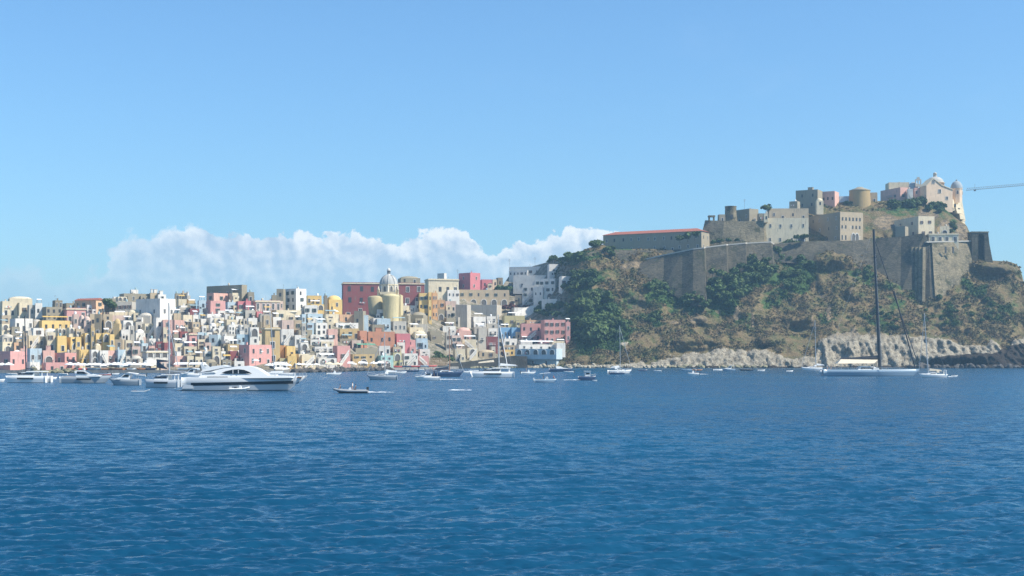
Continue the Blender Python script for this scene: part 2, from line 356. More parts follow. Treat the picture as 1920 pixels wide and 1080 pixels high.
def terrain_mat():
    m, g, b = newmat('hillside'); p = pos(g)
    gr, rk, dk, tw = attr(g, 'green'), attr(g, 'rock'), attr(g, 'dark'), attr(g, 'town')
    veg = veg_col(g, p, gr)
    n1 = g.noise(p, 0.35, 6, 0.7); n3 = g.noise(g.vmath('MULTIPLY', p, (1.6, 1.6, .5)), 0.5, 5, 0.7)
    rc = g.mix(g.ss(n1, 0.36, 0.62), (0.24, 0.205, 0.15), (0.41, 0.365, 0.28))
    rc = g.mix(g.ss(n3, 0.54, 0.66), rc, (0.13, 0.10, 0.07)); zz = g.sep(p)[2]
    rc = g.mix(g.ss(zz, 14, 22), rc, g.mix(g.ss(n1, 0.4, 0.6), (0.30, 0.225, 0.135), (0.12, 0.10, 0.07)))
    f = g.ss(g.math('ADD', rk, g.math('MULTIPLY', g.math('SUBTRACT', n1, 0.5), 0.9)), 0.40, 0.60)
    c = g.mix(f, veg, rc)
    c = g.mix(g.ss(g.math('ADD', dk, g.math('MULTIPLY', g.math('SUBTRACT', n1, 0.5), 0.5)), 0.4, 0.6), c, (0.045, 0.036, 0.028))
    tc_ = g.mix(g.ss(n1, 0.4, 0.6), (0.30, 0.26, 0.20), (0.14, 0.13, 0.09)); c = g.mix(tw, c, tc_)
    g._in(b.inputs['Base Color'], c); b.inputs['Roughness'].default_value = 0.95; b.inputs['Specular IOR Level'].default_value = 0.1
    bp = g.n.new('ShaderNodeBump'); bp.inputs['Strength'].default_value = 0.8; bp.inputs['Distance'].default_value = 0.9
    g._in(bp.inputs['Height'], g.math('ADD', g.noise(p, 0.9, 5, 0.7), g.math('MULTIPLY', g.noise(g.vmath('MULTIPLY', p, (1, 1, .45)), 0.55, 6, 0.75), g.math('MULTIPLY', rk, 2.2)))); g.l.new(bp.outputs[0], b.inputs['Normal'])
    return m
terrain()
sb = MB(); sb.box(-1200, 1200, 500, 1500, -12, -7); tag(sb.build('seabed', plain('seabed_sand', (0.1, 0.1, 0.08))), kind='structure')
# ------------------------------------------------------------------ the air over the bay
def haze():
    b = MB(); b.box(-4100, 4100, -950, 4060, -14, 170)
    m = bpy.data.materials.new('sea_haze'); m.use_nodes = True; t = m.node_tree; t.nodes.clear()
    v = t.nodes.new('ShaderNodeVolumePrincipled'); v.inputs['Color'].default_value = (0.46, 0.74, 0.96, 1); v.inputs['Density'].default_value = HZD
    v.inputs['Anisotropy'].default_value = 0.2
    o = t.nodes.new('ShaderNodeOutputMaterial'); t.links.new(v.outputs[0], o.inputs['Volume'])
    tag(b.build('haze', m), kind='stuff')
HZD = 0.00018
haze()
# ------------------------------------------------------------------ houses
PAL = dict(W=("white", (0.77,0.725,0.65)), G=("grey", (0.52,0.47,0.39)), C=("cream", (0.72,0.61,0.42)), Y=("yellow", (0.76,0.53,0.20)), O=("ochre", (0.58,0.42,0.20)),
  P=("pink", (0.66,0.34,0.30)), R=("dark red", (0.28,0.085,0.08)), S=("salmon", (0.70,0.42,0.34)), B=("pale blue", (0.48,0.58,0.62)), T=("tan", (0.50,0.395,0.26)),
  V=("bare stone", (0.26,0.215,0.145)), M=("mint green", (0.40,0.62,0.57)), Q=("orange", (0.68,0.40,0.20)), K=("rose red", (0.62,0.21,0.22)), L=("dusty pink", (0.62,0.46,0.38)),
  D=("orange red", (0.58,0.27,0.16)), E=("olive yellow", (0.54,0.47,0.25)), J=("peach", (0.74,0.46,0.27)), N=("bright blue", (0.22,0.42,0.62)), X=("weathered grey", (0.33,0.285,0.20)))
HM = {k: plaster('plaster_' + v[0].replace(' ', '_'), v[1], amt=0.42 if k in 'WBMNKYP' else 0.62) for k, v in PAL.items()}
M_ROOF = plaster('roof_screed', (0.42,0.40,0.37), amt=0.5)
M_TILE = stone('red_roof_tiles', (0.38,0.13,0.085), (0.30,0.12,0.09), 0.8)
M_DARK = plain('dark_window_glass', (0.055,0.055,0.055), 0.4)
M_ARCH = plain('shaded_arch_recess', (0.13,0.12,0.11), 0.9)  # flat dark pane; shade of an open arch put into its colour
M_FRAME = plain('pale_window_frame', (0.62,0.60,0.55), 0.7)
M_SHUT = plain('green_shutter', (0.035,0.075,0.06), 0.6); M_SHUTB = plain('brown_shutter', (0.10,0.05,0.03), 0.6)
M_RAIL = plain('railing_iron', (0.10,0.11,0.12), 0.5); M_WRAIL = plain('white_railing', (0.7,0.7,0.68), 0.6)
M_CLOTH = plain('white_canvas', (0.82,0.81,0.78), 0.85, spec=0.1); M_TEAL = plain('blue_green_awning', (0.27,0.37,0.38), 0.8); M_GRCL = plain('green_awning', (0.12,0.32,0.20), 0.8); M_OCL = plain('ochre_awning', (0.62,0.40,0.10), 0.8)
M_POLE = plain('grey_pole', (0.25,0.25,0.25), 0.5)
def arch_pts(w, h, n=8):                       # closed outline in x,z, origin bottom centre
    r = w/2; zc = h - r
    return [(-r, 0), (r, 0)] + [(r*math.cos(math.pi*i/n), zc + r*math.sin(math.pi*i/n)) for i in range(n+1)]
def panel(b, pts, y0, y1, m):                  # extrude an xz outline from y0 (back) to y1 (front, smaller y)
    n = len(pts); vs = [(x, y1, z) for x, z in pts] + [(x, y0, z) for x, z in pts]
    b.add(vs, [tuple(range(n))] + [(i, n+i, n+(i+1) % n, (i+1) % n) for i in range(n)], m)
def win_mesh(kind):
    b = MB()
    if kind in ('rect', 'shut', 'shutb', 'door', 'bare'):
        if kind != 'bare':
            fw = 0.13
            b.box(-.5-fw, -.5, -.09, .02, -.06, 1.08, 1); b.box(.5, .5+fw, -.09, .02, -.06, 1.08, 1); b.box(-.5, .5, -.09, .02, 1.0, 1.08, 1)
            if kind != 'door': b.box(-.62, .62, -.14, .02, -.12, -.06, 1)
        b.box(-.5, .5, -.03, .02, -.05 if kind != 'door' else 0, 1.0, 0)
        if kind in ('rect', 'shutb'): b.box(-.03, .03, -.06, -.03, 0, 1.0, 1)
        if kind in ('shut', 'shutb'):
            b.box(-1.02, -.56, -.13, -.095, 0, 1.0, 2); b.box(.56, 1.02, -.13, -.095, 0, 1.0, 2)
    if kind == 'arch':
        panel(b, arch_pts(1, 1), .02, -.03, 0)
        o = arch_pts(1.22, 1.11); i = arch_pts(1, 1)
        n = len(o)
        vs = [(x, -.14, z) for x, z in o] + [(x, -.14, z) for x, z in i] + [(x, .02, z) for x, z in o] + [(x, .02, z) for x, z in i]
        fs = []
        for k in range(1, n):
            k2 = (k+1) % n; fs += [(k, k2, n+k2, n+k), (k2, k, 2*n+k, 2*n+k2), (n+k, n+k2, 3*n+k2, 3*n+k)]
        b.add(vs, fs, 1)
    return b.mesh('window_' + kind, [M_ARCH if kind == 'arch' else M_DARK, M_FRAME, M_SHUTB if kind == 'shutb' else M_SHUT])
WM = {k: win_mesh(k) for k in ('rect', 'shut', 'shutb', 'door', 'bare', 'arch')}
def TRS(x, y, z, rz=0, sx=1, sy=1, sz=1):
    return Matrix.Translation((x, y, z)) @ Matrix.Rotation(rz, 4, 'Z') @ Matrix.Diagonal((sx, sy, sz, 1))
def balcony_mesh(w, d=0.9, white=False):
    b = MB(); b.box(-w/2, w/2, -d, 0.0, -.14, 0, 0)
    r = MB()
    for i in range(int(w/0.28)+1):
        x = -w/2 + .04 + i*(w-.08)/int(w/0.28); r.box(x-.018, x+.018, -d+.02, -d+.05, 0.003, .95, 0)
    r.box(-w/2, w/2, -d, -d+.07, .95, 1.02, 0); r.box(-w/2, -w/2+.05, -d+.07, 0, .95, 1.02, 0); r.box(w/2-.05, w/2, -d+.07, 0, .95, 1.02, 0)
    return b.mesh('balcony', [HM['W']]), r.mesh('railing', [M_WRAIL if white else M_RAIL])
BAL = {w: balcony_mesh(w, white=w in (2.2, 4.0)) for w in (1.8, 2.2, 3.0, 4.0, 6.0)}
def parapet_box(L1, L2, H, zb, base_in=0.0, taper=0.0):
    """plaster body: outer walls with a little batter, a parapet ring and its inner faces (roof slab is a part of its own)"""
    b = MB(); t = 0.28; p = 0.55; e = taper
    o0 = [(-e, -e), (L1+e, -e), (L1+e, L2), (-e, L2)]; o1 = [(0, 0), (L1, 0), (L1, L2), (0, L2)]
    i1 = [(t, t), (L1-t, t), (L1-t, L2-t), (t, L2-t)]
    vs = [(x, y, zb) for x, y in o0] + [(x, y, H) for x, y in o1] + [(x, y, H) for x, y in i1] + [(x, y, H-p) for x, y in i1]
    fs = []
    for i in range(4):
        j = (i+1) % 4; fs += [(i, j, 4+j, 4+i), (4+i, 4+j, 8+j, 8+i), (8+i, 8+j, 12+j, 12+i)]
    fs.append((3, 2, 1, 0)); b.add(vs, fs, 0)
    return b
HOUSES = []
b = MB(); b.box(-.05, .05, -.05, .05, -.4, 2.0); POST = b.mesh('post', [M_POLE])
def stair_mesh(n, run, rise, w=1.1, flip=False, base=1.2):
    b = MB()
    for i in range(n):
        x0, x1 = i*run, (i+1)*run; z = (i+1)*rise
        if flip: x0, x1 = -x1, -x0
        b.box(x0, x1 - .002, -w, -.003, max(-0.4, z-base), z, 0)
    xs = (0, n*run); pts = [(0, 0.0), (n*run, n*rise), (n*run, n*rise+1.0), (0, 1.0)]
    if flip: pts = [(-x, z) for x, z in pts][::-1]
    panel(b, [(x, z+rise) for x, z in pts], -w-.002, -w-.18, 0)
    return b
def house(x0, xc, x1, yt, yb, col, feats='', D=None, a=None, depth=None, name='house', H=None, label=None, group=None, sink=4.0, cat='house', mat=None):
    rnd = random.Random(int(x0*37 + yt*91 + x1*11))
    cx = 0.5*(x0+x1)
    if D is None: D = float(surfD(cx, yb))
    shade = xc == -1; corner = xc > 0
    wpx = x1 - x0; Hm = (yb-yt)/F*D if H is None else H
    if a is None: a = (40 if corner else (rnd.uniform(70, 82) if shade else rnd.uniform(3, 16)))
    if depth is None: depth = min(11, max(4.5, 0.7*wpx*0.3 + 3))
    ar = R(a)
    if corner: pc = xc
    elif shade: pc = x1 - min(depth*math.cos(ar)*F/D, wpx*0.25)
    else: pc = x0 + min(depth*math.sin(ar)*F/D, wpx*0.2)
    C = at(pc, yb, D); be = math.atan((pc-960)/F); aw = ar - be
    u0, u1 = (x0-960)/F, (x1-960)/F
    Lr = (u1*C.y - C.x)/(math.cos(aw) - u1*math.sin(aw)); Ll = (C.x - u0*C.y)/(math.sin(aw) + u0*math.cos(aw))
    Lr = min(max(Lr, 1.5), 120); Ll = min(max(Ll, 1.5), 120)
    if not corner:
        if shade: Lr = max(Lr, 2.5)
        else: Ll = max(Ll, depth*0.8)
    e = empty(name, C, aw)
    mt = mat or HM[col]
    tap = rnd.uniform(0.0, 0.25) if Hm < 14 else 0.1
    if 'v' in feats or 'g' in feats:
        b = MB(); b.box(0, Lr, 0, Ll, -sink, Hm*(0.78 if 'v' in feats else 1.0), 0); b.build('wall', mt, e)
        if 'v' in feats:
            rb = MB(); hz = Hm*0.22+0.4; n = 8; vs = []
            for j in range(5):
                t = math.pi/2*j/4; s = math.cos(t)*0.5 if j < 4 else 0.04
                for i in range(16):
                    q = 2*math.pi*i/16; cc, sn_ = math.cos(q), math.sin(q)
                    k = (abs(cc)**3 + abs(sn_)**3)**(-1/3)
                    vs.append((Lr/2 + cc*k*s*Lr*.98, Ll/2 + sn_*k*s*Ll*.98, Hm*0.78-.02 + hz*math.sin(t)))
            fs = [(j*16+i, j*16+(i+1) % 16, (j+1)*16+(i+1) % 16, (j+1)*16+i) for j in range(4) for i in range(16)] + [tuple(range(64, 80))]
            rb.add(vs, fs, 0, True); rb.build('vaulted_roof', [mt], e)
        else:
            rb = MB(); o = .35; h = Lr*0.16 if Lr < Ll else Ll*0.16; h = max(h, 1.0)
            if Ll > Lr or corner:
                vs = [(-o,-o,Hm),(Lr+o,-o,Hm),(Lr/2,-o,Hm+h),(-o,Ll+o,Hm),(Lr+o,Ll+o,Hm),(Lr/2,Ll+o,Hm+h)]; fs = [(0,1,2),(3,5,4),(0,2,5,3),(1,4,5,2),(0,3,4,1)]
            else:
                vs = [(-o,-o,Hm),(-o,Ll+o,Hm),(-o,Ll/2,Hm+h),(Lr+o,-o,Hm),(Lr+o,Ll+o,Hm),(Lr+o,Ll/2,Hm+h)]; fs = [(0,2,1),(3,4,5),(0,3,5,2),(1,2,5,4),(0,1,4,3)]
            rb.add(vs, fs, 0); rb.build('tiled_roof', [M_TILE], e)
    else:
        parapet_box(Lr, Ll, Hm, -sink, taper=tap).build('wall', mt, e)
        b = MB(); b.box(.28, Lr-.28, .28, Ll-.28, Hm-1.0, Hm-.45, 0); b.build('roof', M_ROOF, e)
    if 'k' in feats:
        b = MB(); b.box(-.35, Lr+.35, -.35, -.01, Hm-.9, Hm-.3, 0); b.box(-.35, -.01, 0, Ll, Hm-.9, Hm-.3, 0); b.build('cornice', HM['C'], e)
    faceL = shade or (corner and (pc-x0) > (x1-pc))
    def put(me, nm, s, z, sx=1, sz=1, left=None, sy=1, off=-0.03):
        lf = faceL if left is None else left; slope = tap*(1 - (z+sink)/(Hm+sink)) if not ('v' in feats or 'g' in feats) else 0
        if lf: M = TRS(-slope+off, Ll - s, z, -math.pi/2, sx, sy, sz)
        else: M = TRS(s, -slope+off, z, 0, sx, sy, sz)
        return link(nm, me, e, M)
    Lf = Ll if faceL else Lr
    import re
    fw = re.findall(r'w(\d+)(?:x(\d+))?', feats)
    nx, ny = (int(fw[0][0]), int(fw[0][1] or 1)) if fw else (0, 0)
    A = re.findall(r'A(\d)', feats); LG = re.findall(r'L(\d)', feats); BB = re.findall(r'b(\d?)', feats)
    topres = 0; botres = 0
    if LG: topres = min(Hm*0.62, 4.2)
    if A: botres = min(Hm*0.6, 3.8)
    if 's' in feats and not A: botres = max(botres, 0)
    kinds = ['rect', 'shut', 'shutb', 'bare', 'rect'] if col not in 'VX' else ['bare', 'bare', 'rect']
    kd = rnd.choice(kinds); nwin = 0
    def grid(nx, ny, L, left, zlo, zhi, kd):
        n = 0
        for j in range(ny):
            rh = (zhi-zlo)/ny; wh = min(1.75, rh*0.52); ww = min(1.0, L/nx*0.42)
            if 'k' in feats: wh = min(2.7, rh*.56); ww = min(1.7, L/nx*.42); kd = 'rect'
            for i in range(nx):
                s = L*(i+0.5)/nx + rnd.uniform(-.12, .12)*L/nx; z = zlo + rh*j + (rh-wh)*0.5 + rnd.uniform(-.15, .15)
                isd = j == 0 and zlo < 0.3 and rnd.random() < 0.22 and rh > 2.2
                q = kd if rnd.random() < 0.8 else 'bare'
                if isd: put(WM['door'], 'door', s, zlo + .05, ww*1.15, min(2.3, rh*.75), left)
                else: put(WM[q if L/nx > 2.4 or q in ('rect', 'bare') else 'rect'], 'window', s, z, ww, wh, left)
                n += 1
        return n
    if nx:
        nwin = grid(nx, ny, Lf, faceL, botres, Hm - topres - 0.5, kd)
        ow = Lr if faceL else Ll
        if ow*abs(math.sin(ar) if not faceL else math.cos(ar)) > 3.2 and ny: grid(max(1, int(ow/4.5)), ny, ow, not faceL, botres, Hm-topres-.5, kd)
        if corner:
            pass
    for key, z0, hh in ((A, 0.05, botres*0.88), (LG, Hm - topres*0.97, topres*0.8)):
        if key:
            n = int(key[0])
            for i in range(n):
                wd = min(Lf/n*0.66, hh*0.95); put(WM['arch'], 'arch', Lf*(i+.5)/n, z0, wd, hh, sy=1.6)
    if BB:
        nb = int(BB[0] or 1); w = min(BAL.keys(), key=lambda k: abs(k - Lf/nb*0.62))
        for i in range(nb):
            z = (Hm*0.5 if ny < 2 else Hm*(1.0/ny)) if not A else botres + .05
            o = put(BAL[w][0], 'balcony', Lf*(i+.5)/nb, max(z-.35, 1.2), 1, 1, off=-.06); link('railing', BAL[w][1], o)
    if 's' in feats:
        hgt = min(Hm*0.75, 5.5); n = 9; run = min(Lf*0.7/n, hgt/n*1.2); fl = rnd.random() < 0.5
        me = stair_mesh(n, run, hgt/n, flip=fl).mesh('stair', [HM['W'] if col != 'Y' else HM['Y']])
        put(me, 'stair', Lf*(0.85 if fl else 0.15), 0, off=-.05 - tap)
    if 'h' in feats:
        b = MB(); w = min(3.0, Lr*.4); b.box(0, w, 0, min(3, Ll*.6), -.3, 2.3, 0); b.box(-.12, w+.12, -.12, min(3, Ll*.6)+.12, 2.3, 2.42, 0)
        link('roof_hut', b.mesh('roof_hut', [mt if rnd.random() < .5 else HM['W']]), e, TRS(Lr*.3, Ll*.3, Hm-.45+.02))
    if 'c' in feats or (rnd.random() < .25 and 'v' not in feats and 'g' not in feats):
        b = MB(); b.box(-.3, .3, -.3, .3, 0, 1.5, 0); b.box(-.38, .38, -.38, .38, 1.5, 1.62, 0)
        link('chimney', b.mesh('chimney', [mt]), e, TRS(Lr*rnd.uniform(.2, .8), Ll*rnd.uniform(.5, .8), Hm-.5))
    if label is None and not corner and Lf > 3.2 and Hm > 3.2 and 's' not in feats and rnd.random() < .42:
        w_ = Lf*rnd.uniform(.35, .6); h_ = Hm*rnd.uniform(.35, .62); dd = rnd.uniform(.9, 2.0); x_ = rnd.choice((0, Lf - w_)); b = MB()
        b.box(0, w_, -dd, tap, -sink*.9, h_); b.box(0, .2, -dd, tap, h_+.002, h_+.5); b.box(w_-.2, w_, -dd, tap, h_+.002, h_+.5); b.box(.2, w_-.2, -dd, -dd+.2, h_+.002, h_+.5)
        an = put(b.mesh('annex', [mt if rnd.random() < .6 else HM[rnd.choice('WC')]]), 'annex', x_, 0, off=-.004 - tap)
        for i in range(max(1, int(w_/2.2))): link('window', WM[rnd.choice(('rect', 'bare', 'shutb'))], an, TRS(w_*(i+.5)/max(1, int(w_/2.2)), -dd-.03, h_*.38, 0, .8, 1, min(1.4, h_*.42)))
    if 'v' not in feats and 'g' not in feats and cat == 'house':
        if rnd.random() < .45:
            b = MB(); hh = rnd.uniform(1.8, 3.2); b.tube((0,0,0), (0,0,hh), .045, n=4)
            for i in range(3): b.tube((-.55+.1*i, 0, hh-.1-.25*i), (.55-.1*i, 0, hh-.1-.25*i), .03, n=3)
            link('aerial', b.mesh('aerial', [M_POLE]), e, TRS(Lr*rnd.uniform(.1, .9), Ll*rnd.uniform(.1, .6), Hm-.5, rnd.random()*3))
        if rnd.random() < .22:
            b = MB(); b.lathe([(.5, .4), (.52, .45), (.52, 1.5), (.3, 1.7), (.05, 1.75)], 10); b.box(-.4, .4, -.4, .4, 0, .4); link('water_tank', b.mesh('water_tank', [rnd.choice([M_TEAL, M_CLOTH, HM['G']])]), e, TRS(Lr*rnd.uniform(.2, .8), Ll*.4, Hm-.45))
        if rnd.random() < .14 and Lf > 3.5:
            b = MB(); w_ = min(3.2, Lf*.5); b.tube((0,-.35,0), (w_,-.35,0), .02, n=3); n_ = int(w_/.55)
            lm = MB()
            for i in range(n_): x_ = .1+i*.55; hh = rnd.uniform(.5, .95); lm.box(x_, x_+.42, -.37, -.34, -hh, -.02, i % 3)
            o2 = put(b.mesh('laundry_line', [M_POLE]), 'laundry_line', Lf*.2, Hm*rnd.uniform(.4, .7), off=-tap-.02); link('laundry', lm.mesh('laundry', [M_CLOTH, M_TEAL, HM['K']]), o2)
    if 'n' in feats:
        w = max(2.2, Lr*rnd.uniform(.6, .95)); d = min(3.2, Ll*.7); b = MB()
        cm = rnd.choice([M_CLOTH]*6 + [M_OCL, M_TEAL]) if 'nt' not in feats else (M_GRCL if rnd.random() < .3 else M_TEAL)
        vs = [(0,0,2.0),(w,0,2.0),(w,d,2.5),(0,d,2.5),(0,0,2.1),(w,0,2.1),(w,d,2.6),(0,d,2.6)]
        b.add(vs, [(0,3,2,1),(4,5,6,7),(0,1,5,4),(1,2,6,5),(2,3,7,6),(3,0,4,7)], 0)
        k = max(2, int(w/2.5)+1)
        o = link('awning', b.mesh('awning', [cm]), e, TRS((Lr-w)*rnd.random()*.8+.05, .35, Hm-.45)); 
        for i in range(k):
            x = .1 + (w-.2)*i/(k-1); link('post', POST, o, TRS(x, .1, 0))
            if i in (0, k-1): link('post', POST, o, TRS(x, d-.1, 0, 0, 1, 1, 1.18))
    rec = dict(o=e, x0=x0, x1=x1, cx=cx, yt=yt, yb=yb, D=D, col=col, f=feats, w=wpx, h=yb-yt, nx=nx, ny=ny, aw=aw, Lr=Lr, Ll=Ll, H=Hm, cat=cat, label=label, group=group)
    HOUSES.append(rec); return rec
